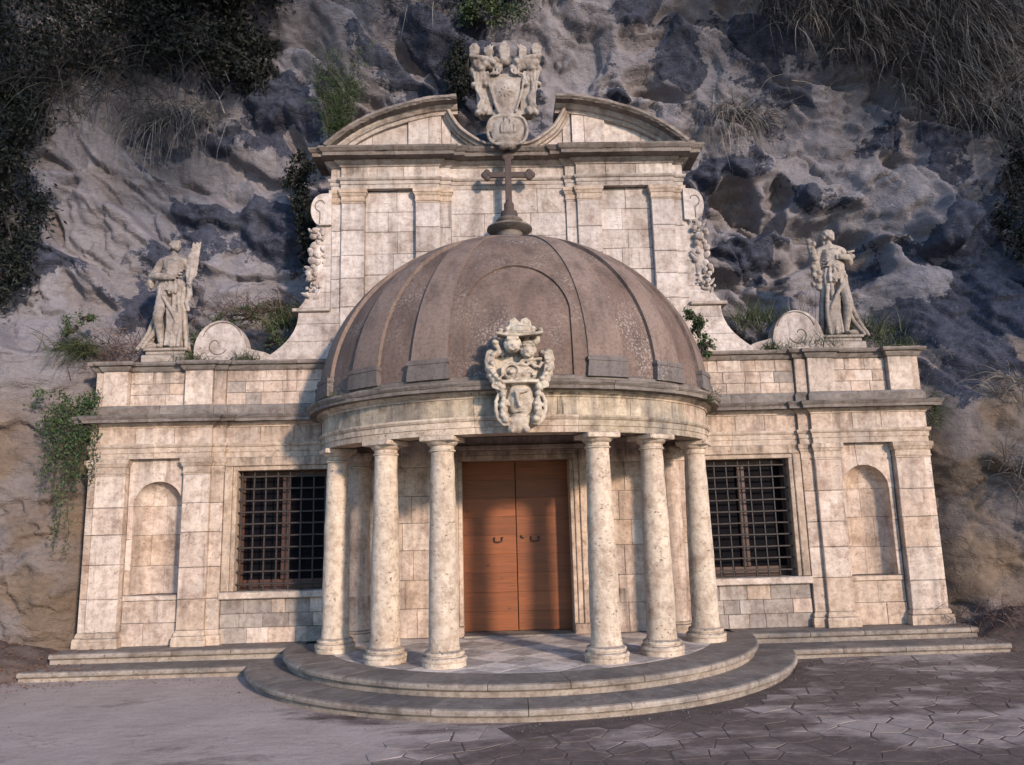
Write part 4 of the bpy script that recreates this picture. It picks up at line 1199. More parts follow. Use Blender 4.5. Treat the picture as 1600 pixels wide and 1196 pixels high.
COLS = [(-2.66, -1.02), (-1.81, -2.02), (-1.02, -2.40), (1.02, -2.40), (1.81, -2.02), (2.66, -1.02)]
def column(x, y, k):
    H = ar - F
    c = (x, y, F)
    n = 36
    prof = []
    for t in np.linspace(0, 1, 26):
        r = .192 - .042 * max(0, (t - .18) / .82) ** 1.35
        prof.append((r, .20 + t * (H - .42)))
    prof = [(.222, .185), (.203, .20)] + prof[1:] + [(.153, H - .20)]
    sh = MB().lathe(prof, c, n)
    # worn surface
    V = np.array(sh.v)
    nn = .006 * fbm(V[:, 0] * 6 + V[:, 1] * 7 + k * 11, V[:, 2] * 5, 3, 200 + k)
    d = V[:, :2] - np.array([x, y]); d /= np.linalg.norm(d, axis=1)[:, None] + 1e-9
    V[:, :2] += d * nn[:, None]
    sh.v = [tuple(v) for v in V]
    o = sh.build('column', M['column'], PO, True, c, auto=40)
    b = MB().lathe([(.20, -.002), (.275, 0), (.278, .045), (.272, .055), (.285, .07), (.288, .095), (.272, .118), (.245, .125), (.240, .135), (.252, .145), (.254, .165), (.240, .182), (.218, .188)], c, 36, .004)
    b.build('base', M['column'], o, True, auto=40)
    cp = MB().lathe([(.152, H - .20), (.172, H - .195), (.174, H - .178), (.156, H - .168), (.156, H - .125), (.178, H - .118), (.205, H - .085), (.212, H - .07)], c, 36, .002)
    cp.build('necking', M['column'], o, True, auto=40)
    a = math.atan2(x / 2.83 ** 2, -(y - PC[1]) / 2.36 ** 2)
    ca, sa = math.cos(a), math.sin(a)
    w = .232
    ab = MB().cbox(-w, w, -w, w, H - .07, H - .002, .010)
    ab.v = [(x + px * ca - py * -sa * -1, y + px * sa + py * ca, F + pz) for px, py, pz in ab.v]
    ab.build('abacus', M['column'], o)
    return o
for k, (x, y) in enumerate(COLS): column(x, y, k)

# floor of the portico
def floor_tiles():
    reg = arc(CS, 2.885, -88, 88, 40)
    edges = []
    reg = [(-2.88, -.01)] + reg[1:-1] + [(2.88, -.01)]
    m = len(reg)
    t = .52
    for i in range(-9, 10):
        for j in range(-9, 10):
            cx = (i + j) * t * .7071; cy = -1.5 + (i - j) * t * .7071
            h = t * .7071 - .004
            poly = [(cx - h, cy), (cx, cy - h), (cx + h, cy), (cx, cy + h)]
            for k in range(m):
                a, b = reg[k], reg[(k + 1) % m]
                ex, ey = b[0] - a[0], b[1] - a[1]; q = math.hypot(ex, ey)
                n = (ey / q, -ex / q)
                # interior is on the left of a counter-clockwise boundary
                poly = clip_poly(poly, n, n[0] * a[0] + n[1] * a[1])
                if len(poly) < 3: break
            if len(poly) < 3: continue
            ar_ = abs(sum(poly[k][0] * poly[(k + 1) % len(poly)][1] - poly[(k + 1) % len(poly)][0] * poly[k][1] for k in range(len(poly)))) / 2
            if ar_ < .01: continue
            MB().slab(poly, F - .04, F - .001 + RNG.uniform(-.002, .001)).build('floor_tile', M['tile_grey'] if (i + j * 0 + j) % 2 == 0 else M['tile_pale'], PO)
floor_tiles()

# dome
DA, DB, DH, DZ = 3.06, 2.50, 2.70, tz + .06
def dome_p(a, t, off=0.0):
    ct, st = math.cos(t), math.sin(t)
    p = Vector((DA * math.sin(a) * ct, PC[1] - DB * math.cos(a) * ct, DZ + DH * st))
    if off:
        n = Vector((math.sin(a) * ct / DA, -math.cos(a) * ct / DB, st / DH)); n.normalize(); p += n * off
    return p
na, nt = 120, 60
vs = []; fs = []
A0, A1 = R(-115), R(115)
for j in range(nt + 1):
    t = R(89.5) * j / nt
    for i in range(na + 1):
        vs.append(dome_p(A0 + (A1 - A0) * i / na, t, .0))
for j in range(nt):
    for i in range(na):
        q = j * (na + 1) + i; fs.append((q, q + 1, q + na + 2, q + na + 1))
dm = MB().add(vs, fs)
dome = dm.build('dome', M['dome'], PO, True, (0, PC[1], DZ), recalc=False)
MB().sweep(ell_path(3.09, 2.53), [(-.3, tz + .005), (.02, tz + .005), (.02, DZ + .02), (-.02, DZ + .04), (-.3, DZ + .04)], .006).build('dome_kerb', M['cornice'], dome)

def shell(rows, off, base=-.03):
    """rows of (a, t) lists -> raised plate with edges"""
    n = len(rows[0]); vs = []; fs = []
    for row in rows:
        for a, t in row: vs.append(dome_p(a, t, off))
    k0 = len(vs)
    for row in rows:
        for a, t in row: vs.append(dome_p(a, t, base))
    for j in range(len(rows) - 1):
        for i in range(n - 1):
            q = j * n + i; fs.append((q, q + 1, q + n + 1, q + n))
    rim = [(0, i) for i in range(n)] + [(j, n - 1) for j in range(1, len(rows))] + [(len(rows) - 1, i) for i in range(n - 2, -1, -1)] + [(j, 0) for j in range(len(rows) - 2, 0, -1)]
    for (j, i), (l, m) in zip(rim, rim[1:] + rim[:1]):
        p, q = j * n + i, l * n + m
        fs.append((p, k0 + p, k0 + q, q))
    return vs, fs
RIBS = [-88, -66, -43, -22.5, 22.5, 43, 66, 88]
for ra in RIBS:
    rows = []
    for k in range(41):
        t = R(1.5 + 78 * k / 40)
        w = .245 - .125 * (k / 40)
        da = w / (2.75 * math.cos(t))
        rows.append([(R(ra) + da * u, t) for u in (-1, -.5, 0, .5, 1)])
    v, f = shell(rows, .055)
    MB().add(v, f).build('rib', M['dome_rib'], dome, True, auto=40, recalc=True)
    rows = []
    for k in range(4):
        t = R(.2 + 4.4 * k / 3); w = (.275, .27, .262, .25)[k]
        rows.append([(R(ra) + w / 2.75 * u, t) for u in (-1, 0, 1)])
    v, f = shell(rows, .095)
    MB().add(v, f).build('rib_foot', M['dome_foot'], dome, False)
    rows = [[(R(ra) + w / 2.75 * u, R(tt)) for u in (-1, 0, 1)] for tt, w in ((4.6, .262), (5.3, .268), (5.9, .255))]
    v, f = shell(rows, .105)
    MB().add(v, f).build('rib_fillet', M['dome_foot'], dome, False)
# raised surround of the arched front panel
TS, TT, TE = R(21), R(38.5), R(62)
ae0 = R(14.0)
def a_edge(t):
    ang = ae0 * math.cos(R(8)) if False else ae0
    if t < TS: return ae0 * math.cos(R(0)) * (math.cos(R(3)) / max(.3, math.cos(t))) * .97
    u = (t - TS) / (TT - TS)
    return ae0 * (1 / math.cos(TS)) * .97 * math.sqrt(max(0, 1 - u * u))
def a_rib(t):
    k = (math.degrees(t) - 1.5) / 78
    return R(22.5) - (.245 - .125 * k) / (2.75 * math.cos(t)) + .002
ts = list(np.linspace(R(.5), TS, 12)) + [TS + (TT - TS) * math.sin(math.pi / 2 * k / 16) for k in range(1, 17)]
for s in (-1, 1):
    rows = [[(s * (a_edge(t) + (a_rib(t) - a_edge(t)) * i / 10), t) for i in range(11)] for t in ts]
    v, f = shell(rows, .034)
    MB().add(v, f).build('panel_surround', M['dome'], dome, True, auto=40)
rows = [[(a_rib(t) * u, t) for u in np.linspace(-1, 1, 17)] for t in np.linspace(TT + .0005, R(79), 14)]
v, f = shell(rows, .034)
MB().add(v, f).build('panel_surround', M['dome'], dome, True, auto=40)

# finial and cross
zt_ = DZ + DH + .04
FI = MB().lathe([(.62, -.16), (.60, -.05), (.50, .0), (.30, .02), (.24, .06), (.20, .13), (.22, .19), (.35, .235), (.385, .26), (.38, .285), (.30, .30), (.20, .33), (.185, .37), (.215, .395), (.225, .42), (.20, .445), (.13, .455)], (0, PC[1], zt_), 40).build('finial', M['cornice'], PO, True, auto=35)
cb = zt_ + .45
cy = PC[1]
cr = MB().lathe([(.145, 0), (.145, .10), (.135, .13), (.085, .16), (.085, .27), (.06, .31)], (0, cy, cb), 20)
cr.tube([(0, cy, cb + .2), (0, cy, cb + .32), (0, cy, cb + .36)], [.03, .055, .042], 10)
cr.cbox(-.055, .055, cy - .03, cy + .03, cb + .26, cb + 1.10, .008)
cr.cbox(-.33, .33, cy - .024, cy + .024, cb + .755, cb + .855, .008)
for (x, z) in ((-.36, cb + .805), (.36, cb + .805), (0, cb + 1.13)):
    for dx, dzz in ((0, .058), (0, -.058), (.058, 0), (-.058, 0)):
        cr.ell((x + dx * .8, cy, z + dzz * .8), (.062, .038, .062), 2)
cr.build('cross', M['rust'], FI, True, auto=40)

# ------------------------------------------------------------------ carved coats of arms
def ell_rot(a): return Matrix.Rotation(a, 3, 'Y')
def portico_arms():
    m = MB(); y0 = -2.99
    X = lambda u: (u - 478) * .00133
    Zz = lambda v: 4.16 - (v - 62) * .00131
    def E(u, v, ru, rv, d=.09, dy=0, a=0): m.ell((X(u), y0 + dy, Zz(v)), (ru * .00133, d, rv * .00131), 2, ell_rot(a))
    def T(pts, r, dy=-.05, n=8): m.tube([(X(u), y0 + dy, Zz(v)) for u, v in pts], r, n)
    # back slab and tie into the entablature
    m.prism([(X(u), Zz(v)) for u, v in ((195, 420), (760, 420), (750, 640), (690, 760), (690, 1000), (590, 1090), (365, 1090), (265, 1000), (265, 760), (205, 640))], y0 + .03, y0 + .26); m.box(X(350), X(610), y0 + .05, y0 + .30, Zz(520), Zz(230))
    E(478, 590, 178, 120, .13); E(478, 850, 130, 190, .11); E(455, 1060, 110, 80, .10)
    m.cbox(X(305), X(655), y0 - .15, y0 + .05, Zz(702), Zz(668), .008)
    # crowning hat
    E(485, 222, 235, 26, .20, -.05); E(485, 180, 130, 60, .15, -.04)
    T([(265, 222), (330, 238), (480, 246), (640, 236), (705, 222)], .022, -.2)
    for u, v, r in ((425, 118, 52), (540, 112, 50), (480, 140, 50), (300, 180, 30), (680, 180, 30), (370, 170, 34), (610, 170, 34)): E(u, v, r, r, .09, -.06)
    T([(395, 150), (400, 95), (440, 72), (470, 110), (490, 150)], .020, -.12); T([(490, 150), (510, 90), (550, 74), (580, 110), (585, 160)], .020, -.12)
    # two cherub heads
    for u, v, r in ((415, 330, 78), (562, 395, 72)):
        E(u, v, r, r * 1.1, .105, -.10)
        E(u - 8, v + 35, r * .62, r * .6, .09, -.13); E(u, v + 22, 12, 16, .03, -.215)
        E(u - 28, v + 45, 22, 20, .04, -.19); E(u + 28, v + 45, 22, 20, .04, -.19); E(u, v + 62, 20, 12, .03, -.19)
        for k in range(9):
            a = R(200 - k * 27); E(u + math.cos(a) * r * .85, v - math.sin(a) * r * .85 - 8, 22, 22, .055, -.10)
        for k in range(5): E(u - 45 + k * 22, v - 52, 17, 17, .04, -.17)
    E(640, 275, 40, 60, .06, -.02, .5); E(560, 290, 60, 40, .05, -.02); E(255, 285, 38, 34, .06, -.04); T([(250, 300), (290, 350), (330, 420)], .035, -.02)
    # upper field: roundel, three blossoms, scalloped drapery
    T([(400 + 62 * math.cos(a), 590 + 62 * math.sin(a)) for a in np.linspace(0, 2 * math.pi, 20)], .010, -.135, 6)
    E(400, 590, 26, 26, .03, -.125)
    for u, v in ((520, 615), (562, 590), (606, 618)):
        for k in range(5): E(u + 15 * math.cos(k * 1.257), v + 15 * math.sin(k * 1.257), 8, 8, .02, -.12)
    T([(310, 640), (312, 560), (350, 510), (400, 500), (450, 525), (480, 510), (500, 485), (580, 480), (690, 470)], .020, -.13)
    T([(480, 520), (540, 530), (580, 510), (620, 540), (660, 550), (690, 500)], .022, -.12)
    # lower field figure
    T([(440, 775), (450, 850), (468, 930)], [.030, .026, .018], -.13); T([(440, 785), (490, 790), (560, 772)], [.028, .022, .016], -.13); T([(415, 968), (510, 968)], .010, -.11, 6)
    # lion-like side scrolls
    for s in (-1, 1):
        for u, v, r, d in ((318, 400, 48, -.02), (340, 470, 44, -.03), (335, 545, 46, -.05), (318, 610, 44, -.04), (285, 660, 46, -.05), (245, 700, 46, -.06), (200, 735, 40, -.06), (285, 420, 38, -.06), (250, 400, 34, -.03), (300, 505, 34, -.08), (310, 580, 32, -.09), (270, 625, 32, -.10), (235, 665, 30, -.11)):
            E(478 + s * u * .86, v, r, r * .95, .085, d)
        for k in range(4): T([(478 + s * (300 - k * 22), 380 + k * 14), (478 + s * (325 - k * 26), 470 + k * 10), (478 + s * (305 - k * 26), 560 + k * 12), (478 + s * (262 - k * 22), 650 + k * 10)], .013, -.08 - k * .012, 6)
        for k in range(5): T([(478 + s * (150 + k * 22), 690), (478 + s * (170 + k * 24), 740 - k * 6), (478 + s * (175 + k * 20), 775 - k * 8)], .016, -.10, 6)
        # ear shaped rim lower down
        T([(478 + s * 150, 780), (478 + s * 205, 800), (478 + s * 232, 870), (478 + s * 232, 950), (478 + s * 205, 1040), (478 + s * 160, 1090), (478 + s * 110, 1080)], [.02, .026, .028, .028, .028, .026, .02], -.03)
        m.prism([(X(478 + s * u), Zz(v)) for u, v in ((100, 790), (225, 810), (250, 900), (240, 990), (190, 1060), (100, 1085))][::s], y0 + .02, y0 + .2)
        for u, v, r in ((165, 800, 34), (160, 860, 30), (172, 905, 36), (150, 950, 32), (165, 1000, 38), (140, 1040, 40), (178, 960, 24), (135, 895, 24)): E(478 + s * u, v, r, r, .07, -.05)
        E(478 + s * 62 - 22, 1135, 44, 46, .075, -.02); E(478 + s * 62 - 22, 1150, 26, 28, .08, -.04)
    E(456, 1120, 60, 60, .08)
    o = m.build('carved_arms', M['crest'], PO, remesh=.0105, smooth_it=1)
    o['label'] = 'pale carved coat of arms with two cherub heads on the portico cornice'
portico_arms()

def pediment_arms():
    m = MB(); y0 = -.33
    X = lambda u: (u - 320) * .00291
    Zz = lambda v: 7.90 + (690 - v) * .00318
    def E(u, v, ru, rv, d=.12, dy=0, a=0): m.ell((X(u), y0 + dy, Zz(v)), (ru * .0029, d, rv * .0031), 2, ell_rot(a))
    def T(pts, r, dy=-.08, n=8): m.tube([(X(u), y0 + dy, Zz(v)) for u, v in pts], r, n)
    m.prism([(X(u), Zz(v)) for u, v in ((205, 270), (410, 270), (398, 400), (372, 500), (265, 500), (232, 400))], y0 - .07, y0 + .50)
    m.prism([(X(u), Zz(v)) for u, v in ((250, 470), (390, 470), (425, 560), (400, 655), (235, 655), (213, 560))], y0 - .04, y0 + .50)
    # lower oval shield with rim and three mounts
    E(320, 595, 108, 95, .14, .02)
    T([(320 + 116 * math.cos(a), 597 + 92 * math.sin(a) + 12 * math.sin(3 * a)) for a in np.linspace(0, 2 * math.pi, 30)], .030, -.05)
    for u, v, w, h in ((322, 610, 20, 95), (300, 615, 17, 55), (346, 615, 17, 55)): T([(u - w, v), (u - w, v - h * .5), (u - w * .6, v - h * .9), (u, v - h), (u + w * .6, v - h * .9), (u + w, v - h * .5), (u + w, v)], .013, -.125, 6)
    T([(280, 618), (365, 618)], .012, -.12, 6)
    E(300, 680, 34, 22, .08); E(342, 680, 34, 22, .08)
    # upper field with eight-rayed star
    E(315, 385, 82, 95, .10, -.03)
    for k in range(8):
        a = k * math.pi / 4; T([(314 + 9 * math.cos(a), 386 + 9 * math.sin(a)), (314 + 36 * math.cos(a), 386 + 30 * math.sin(a))], [.008, .017], -.13, 6)
    for s in (-1, 1):
        T([(320 + s * 108, 275), (320 + s * 95, 360), (320 + s * 72, 440), (320 + s * 50, 500)], .022, -.09)
        # wings of strapwork
        T([(320 + s * 100, 320), (320 + s * 135, 300), (320 + s * 162, 325), (320 + s * 160, 370), (320 + s * 138, 410), (320 + s * 150, 455), (320 + s * 160, 490), (320 + s * 130, 500)], [.05, .06, .055, .05, .06, .06, .05, .04], -.04)
        m.prism([(X(320 + s * u), Zz(v)) for u, v in ((85, 300), (165, 300), (178, 360), (170, 480), (150, 500), (80, 500))][::s], y0 - .02, y0 + .2)
        T([(320 + s * 172, 300), (320 + s * 180, 360), (320 + s * 150, 420), (320 + s * 175, 470)], .020, -.08)
        for u, v, r in ((168, 300, 24), (185, 270, 20), (170, 495, 20), (130, 480, 22), (120, 330, 18), (195, 330, 16)): E(320 + s * u, v, r, r, .08, -.03)
        # mantle and five plumes
        for k in range(8): E(320 + s * (40 + k * 20), 245 - 5 * k + RNG.uniform(-8, 8), 24, 26, .12, -.06 + RNG.uniform(-.03, .03), RNG.uniform(-.4, .4))
        for k in range(6): E(320 + s * (60 + k * 26), 205 - 3 * k + RNG.uniform(-6, 6), 22, 18, .14, -.08)
        T([(320 + s * 60, 228), (320 + s * 130, 195), (320 + s * 215, 178)], [.04, .045, .035], -.17)
        E(320 + s * 182, 128, 34, 30, .12, -.05); E(320 + s * 186, 108, 24, 18, .09, -.06)
        for q in range(5): T([(320 + s * (165 + q * 10), 165), (320 + s * (158 + q * 13), 125), (320 + s * (172 + q * 7), 98 + 3 * q)], [.02, .024, .012], -.13, 6)
        for q in range(4): T([(320 + s * (84 + q * 8), 190), (320 + s * (88 + q * 11), 140), (320 + s * (70 + q * 17), 100 + 6 * abs(q - 1))], [.026, .030, .014], -.12 + .01 * q, 6)
        E(320 + s * 98, 150, 26, 40, .10, -.05, -s * .5); E(320 + s * 92, 190, 30, 24, .11)
        E(320 + s * 150, 250, 30, 20, .1, -.1); E(320 + s * 198, 240, 20, 30, .09)
        for q in range(5): T([(320 + s * (110 + q * 20), 262 + 4 * (q % 2)), (320 + s * (104 + q * 21), 290 + 8 * (q % 2)), (320 + s * (116 + q * 17), 318)], [.03, .026, .012], -.10, 6)
        for q in range(3): T([(320 + s * (30 + q * 22), 255), (320 + s * (36 + q * 20), 275), (320 + s * (60 + q * 18), 285)], .022, -.13, 6)
    for q in range(5): T([(296 + q * 9, 195), (288 + q * 13, 140), (300 + q * 7, 88 + 6 * abs(q - 2))], [.026, .032, .014], -.14, 6)
    E(314, 140, 28, 48, .12, -.05); E(312, 200, 36, 24, .12, -.05)
    o = m.build('carved_crest', M['crest_grey'], CH, remesh=.014, smooth_it=1)
    o['label'] = 'weathered carved crest with plumed crown rising from the broken pediment'
pediment_arms()

# ------------------------------------------------------------------ statues
def statue(name, label, x, y, z, side, rot=0.0):
    """side = -1: palm bearer whose bare leg shows on the left; +1: mirrored pose with bundle"""
    t = thing(name, label, 'statue', (x, y, z), 'stone saints on the parapet')
    base = MB()
    base.cbox(x - .38, x + .38, y - .20, y + .24, z, z + .13, .015); base.cbox(x - .33, x + .33, y - .17, y + .22, z + .13, z + .20, .02)
    base.cbox(x - .36, x + .36, y - .19, y + .23, z + .20, z + .25, .012)
    base.build('plinth', M['statue'], t)
    zb = z + .245
    m = MB(); s = -side                      # s: sign that maps 'bare leg' side to the left for side -1
    k = 1.03
    def W(p): return (x + p[0] * (-side if side > 0 else 1) * 1.0 if False else x + p[0] * k, y + p[1] * k, zb + p[2] * k)
    def mx(p): return (p[0] if side < 0 else -p[0], p[1], p[2])
    def E(c, r, a=0): m.ell(W(mx(c)), tuple(v * k for v in r), 2, ell_rot(a if side < 0 else -a))
    def T(pts, r, n=8):
        rr = [v * k for v in r] if hasattr(r, '__len__') else [r] * len(pts)
        m.tube([W(mx(p)) for p in pts], rr, n)
        m.ell(W(mx(pts[0])), (rr[0],) * 3, 2); m.ell(W(mx(pts[-1])), (rr[-1],) * 3, 2)
    rg = random.Random(5 + side)
    # legs and trunk
    T([(-.11, -.06, .96), (-.13, -.19, .55), (-.13, -.205, .50), (-.115, -.13, .30), (-.10, -.08, .06)], [.105, .082, .078, .068, .042], 12)
    E((-.10, -.14, .035), (.045, .11, .035))
    T([(.10, 0, .96), (.13, -.03, .5), (.14, .0, .06)], [.11, .09, .06], 12)
    E((.15, -.07, .035), (.045, .10, .035))
    E((.0, .0, 1.0), (.185, .135, .15)); T([(0, 0, 1.0), (-.02, -.01, 1.2), (-.01, -.02, 1.40)], [.15, .125, .15], 12)
    E((-.005, -.02, 1.40), (.175, .115, .15)); E((-.06, -.11, 1.38), (.06, .05, .06)); E((.06, -.11, 1.38), (.06, .05, .06))
    T([(-.17, 0, 1.51), (.0, .0, 1.56), (.17, .01, 1.50)], [.075, .085, .075], 10)
    T([(0, 0, 1.52), (.012, -.015, 1.66)], [.062, .052], 10)
    # head turned to the viewer's right
    hx, hy, hz = .03, -.03, 1.765
    sgn = 1 if side < 0 else -1             # world +x look in both cases
    def Hh(c, r): E(((hx if side < 0 else hx - .02) + c[0] * sgn, hy + c[1], hz + c[2]), r)
    Hh((0, 0, 0), (.082, .088, .108)); Hh((.03, -.04, -.035), (.055, .058, .068)); Hh((.062, -.07, -.005), (.014, .020, .026)); Hh((.055, -.062, -.055), (.022, .020, .010)); Hh((.05, -.055, -.088), (.028, .028, .022)); Hh((.055, -.062, .03), (.032, .025, .012))
    Hh((-.022, .02, .032), (.088, .094, .088))
    for q in range(12):
        a = R(75 + q * 17); Hh((math.cos(a) * .088 - .01, math.sin(a) * .075 * (1 if q % 2 else .8), .012 - .028 * (q % 3)), (.030, .030, .032))
    for q in range(9):
        a = R(-70 + q * 22); Hh((math.cos(a) * .070 - .005, -.045 + .012 * q, .070 + .008 * math.sin(q * 2)), (.022, .024, .020))
    Hh((-.08, .05, -.02), (.05, .05, .06)); Hh((-.07, .05, -.10), (.035, .04, .06))
    # arms
    if side < 0:
        T([(-.20, .0, 1.49), (-.30, .0, 1.30), (-.32, -.04, 1.23)], [.075, .07, .065], 10)
        T([(-.33, -.04, 1.23), (-.18, -.17, 1.21), (.02, -.20, 1.17)], [.072, .066, .05], 10)
        E((.05, -.20, 1.165), (.06, .035, .035)); T([(.05, -.21, 1.17), (.11, -.20, 1.15)], .015, 6)
        E((-.34, -.03, 1.13), (.06, .06, .11)); T([(-.36, -.02, 1.2), (-.33, -.05, 1.05)], [.03, .02], 8)
        T([(.20, .01, 1.48), (.27, .02, 1.28), (.29, -.06, 1.12)], [.072, .062, .045], 10)
        E((.30, -.09, 1.09), (.045, .05, .05))
        for q in range(4): T([(.27 + q * .02, -.13, 1.10 - q * .012), (.33, -.13, 1.085 - q * .02)], .013, 6)
        # palm leaf
        T([(.30, -.09, .80), (.31, -.09, 1.10), (.31, -.06, 1.40), (.37, -.03, 1.80)], [.020, .022, .022, .012], 8)
        E((.315, -.055, 1.42), (.095, .022, .34), .10); E((.345, -.045, 1.62), (.075, .018, .22), .22)
        for q in range(8):
            zz = 1.15 + q * .075
            T([(.31 + q * .005, -.06, zz), (.375 + .012 * q * .6, -.055, zz + .10), (.40 + .012 * q * .5, -.05, zz + .15)], [.020, .024, .010], 6)
            T([(.30 + q * .005, -.06, zz), (.235 + .012 * q, -.055, zz + .10), (.225 + .014 * q, -.05, zz + .14)], [.020, .022, .010], 6)
        T([(.29, -.06, 1.06), (.31, -.08, .9), (.27, -.09, .78), (.29, -.06, .66)], [.045, .05, .04, .03], 8)
    else:
        # arm on the viewer's right bent towards the breast, open hand
        T([(-.20, .0, 1.49), (-.30, -.02, 1.30)], [.075, .07], 10); T([(-.30, -.03, 1.29), (-.20, -.18, 1.33), (-.08, -.20, 1.33)], [.07, .06, .045], 10)
        E((-.30, -.10, 1.36), (.075, .08, .055)); T([(-.24, -.16, 1.42), (-.33, -.16, 1.44)], [.03, .02], 6)
        for q in range(4): T([(-.08, -.205, 1.35 - q * .016), (-.02, -.20, 1.36 - q * .02)], .012, 6)
        # other arm steadies a rough tall bundle
        T([(.20, .0, 1.48), (.27, .03, 1.28), (.24, -.05, 1.12)], [.072, .062, .05], 10); E((.25, -.08, 1.10), (.045, .05, .045))
        T([(.25, -.02, .86), (.27, -.01, 1.2), (.31, .02, 1.66)], [.06, .085, .05], 10)
        for q in range(16):
            zz = .92 + q * .047; E((.28 + rg.uniform(-.06, .08), -.03 + rg.uniform(-.05, .04), zz), (.045, .045, .05), rg.uniform(-.5, .5))
        E((.33, .02, 1.68), (.05, .045, .07))
    # drapery: rolled girdle, bodice folds, fluted skirt left open over the bare leg
    for q in range(4):
        T([(-.20, -.03, 1.12 - q * .035), (-.10, -.145, 1.07 - q * .035 + .01 * q), (.06, -.165, 1.03 - q * .03), (.19, -.06, 1.08 - q * .03)], [.03, .035, .035, .03], 8)
    T([(.02, -.17, 1.02), (-.03, -.20, .96), (.05, -.20, .95), (.09, -.17, 1.0)], .026, 8)
    for q in range(5): T([(-.15 + .02 * q, -.07, 1.52), (-.06 + .03 * q, -.145, 1.36 - .02 * q), (.05 + .02 * q, -.135, 1.20)], [.016, .02, .016], 6)
    for q in range(3): T([(-.17, -.06, 1.33 - q * .05), (-.02, -.155, 1.29 - q * .05), (.16, -.07, 1.32 - q * .05)], .018, 6)
    E((0, -.01, 1.03), (.195, .15, .11))
    for q in range(15):
        a = R(-180 + 24 * q); ca, sa = math.cos(a), math.sin(a); w_ = .012 * (q % 3)
        T([(ca * .15, sa * .12 - .01, 1.16), (ca * (.20 + w_), sa * (.155 + w_) - .01, 1.03), (ca * (.205 + w_), sa * (.16 + w_) - .01, .90 + .03 * math.sin(q * 1.7))], [.028, .034, .026], 8)
    for q in range(5):
        T([(.17, .03, 1.53 - q * .03), (.10, -.11, 1.47 - q * .045), (-.03, -.155, 1.36 - q * .05), (-.16, -.08, 1.24 - q * .03), (-.19, .02, 1.18 - q * .02)], [.028, .032, .032, .032, .026], 8)
    for q in range(3):
        T([(-.18, .02, 1.52 - q * .03), (-.10, -.10, 1.49 - q * .04), (.0, -.135, 1.42 - q * .03)], [.028, .028, .02], 8)
    nf = 17
    for q in range(nf):
        a = R(-62 + 262 * q / (nf - 1))        # from front right round behind to the bare-leg side
        ca, sa = math.cos(a), math.sin(a)
        deep = .030 if q % 2 else -.016
        sway = .03 * math.sin(q * 2.1)
        back = max(0, -ca)
        p0 = (ca * (.165 + deep * .4), sa * .125 - .01, 1.0)
        p1 = (ca * (.20 + deep) + sway, sa * (.16 + deep) - .01, .64)
        p2 = (ca * (.245 + deep * 1.3) - .02 - .05 * back + sway * 1.6, sa * (.19 + deep), .28)
        p3 = (ca * (.275 + deep * 1.5) - .02 - .16 * back, sa * (.215 + deep), .035)
        T([p0, p1, p2, p3], [.034, .036, .038, .034], 8)
    E((.02, .02, .55), (.15, .12, .50)); E((.02, .03, .2), (.18, .14, .22))
    # hem swept aside
    for q in range(5): T([(-.20, .05, .50 - q * .03), (-.27 - .01 * q, .03, .25), (-.36 - .02 * q, -.02 + .03 * q, .05 + .008 * q)], [.05, .05, .03], 8)
    E((-.30, .03, .08), (.12, .09, .07)); E((.0, .06, .10), (.24, .16, .10))
    # mantle edge slanting across the thigh
    for q in range(4): T([(-.20, -.06, .97 - q * .02), (-.06 + q * .02, -.20, .84 - q * .03), (.08 + q * .02, -.21, .62 - q * .04), (.16 + q * .015, -.15, .44 - q * .06)], [.035, .032, .03, .024], 8)
    for q in range(6): T([(.00 + q * .03, -.17, .66 - q * .02), (.03 + q * .028, -.175, .38), (.0 + q * .045, -.17 + .01 * q, .06)], [.026, .032, .03], 8)
    f = m.build('figure', M['statue'], t, remesh=.008, smooth_it=1)
    return t
statue('saint_statue', 'stone figure holding a tall palm leaf on the parapet left of the dome', -5.74, .20, Z_PT + .012, -1)
statue('saint_statue', 'stone figure clasping a rough bundle, on the parapet right of the dome', 5.60, .20, Z_PT + .012, 1)

# ------------------------------------------------------------------ plants
def tinted(name, V, Fc, tint, mat, parent, origin):
    V = np.asarray(V, float)
    me = bpy.data.meshes.new(name)
    me.from_pydata((V - np.array(origin)).tolist(), [], Fc)
    at = me.attributes.new('tint', 'FLOAT', 'POINT'); at.data.foreach_set('value', np.asarray(tint, np.float32))
    me.materials.append(mat)
    o = bpy.data.objects.new(name, me)
    link(o, parent, origin)
    return o

def leaf_arrays(pts, size, rg, droop=.3, long=1.6, out=None):
    """one folded leaf (four triangles) per point"""
    n = len(pts)
    d = rg.normal(size=(n, 3)); d[:, 2] -= droop
    if out is not None: d += out * .8
    d /= np.linalg.norm(d, axis=1)[:, None]
    r = rg.normal(size=(n, 3)); r[:, 1] -= .6; b = np.cross(d, r); b /= np.linalg.norm(b, axis=1)[:, None] + 1e-9
    nn = np.cross(b, d)
    s = size * rg.uniform(.6, 1.35, n)[:, None]
    a0 = pts; a1 = pts + d * s * long * .5 + b * s * .42 + nn * s * .12; a2 = pts + d * s * long; a3 = pts + d * s * long * .5 - b * s * .42 + nn * s * .12
    am = pts + d * s * long * .5
    V = np.stack([a0, a1, a2, a3, am], 1).reshape(-1, 3)
    i = np.arange(n) * 5
    Fc = np.concatenate([np.stack([i, i + 1, i + 4], 1), np.stack([i + 1, i + 2, i + 4], 1), np.stack([i + 2, i + 3, i + 4], 1), np.stack([i + 3, i, i + 4], 1)])
    t = np.repeat(rg.uniform(0, 1, n) ** 1.4, 5)
    return V, Fc.tolist(), t

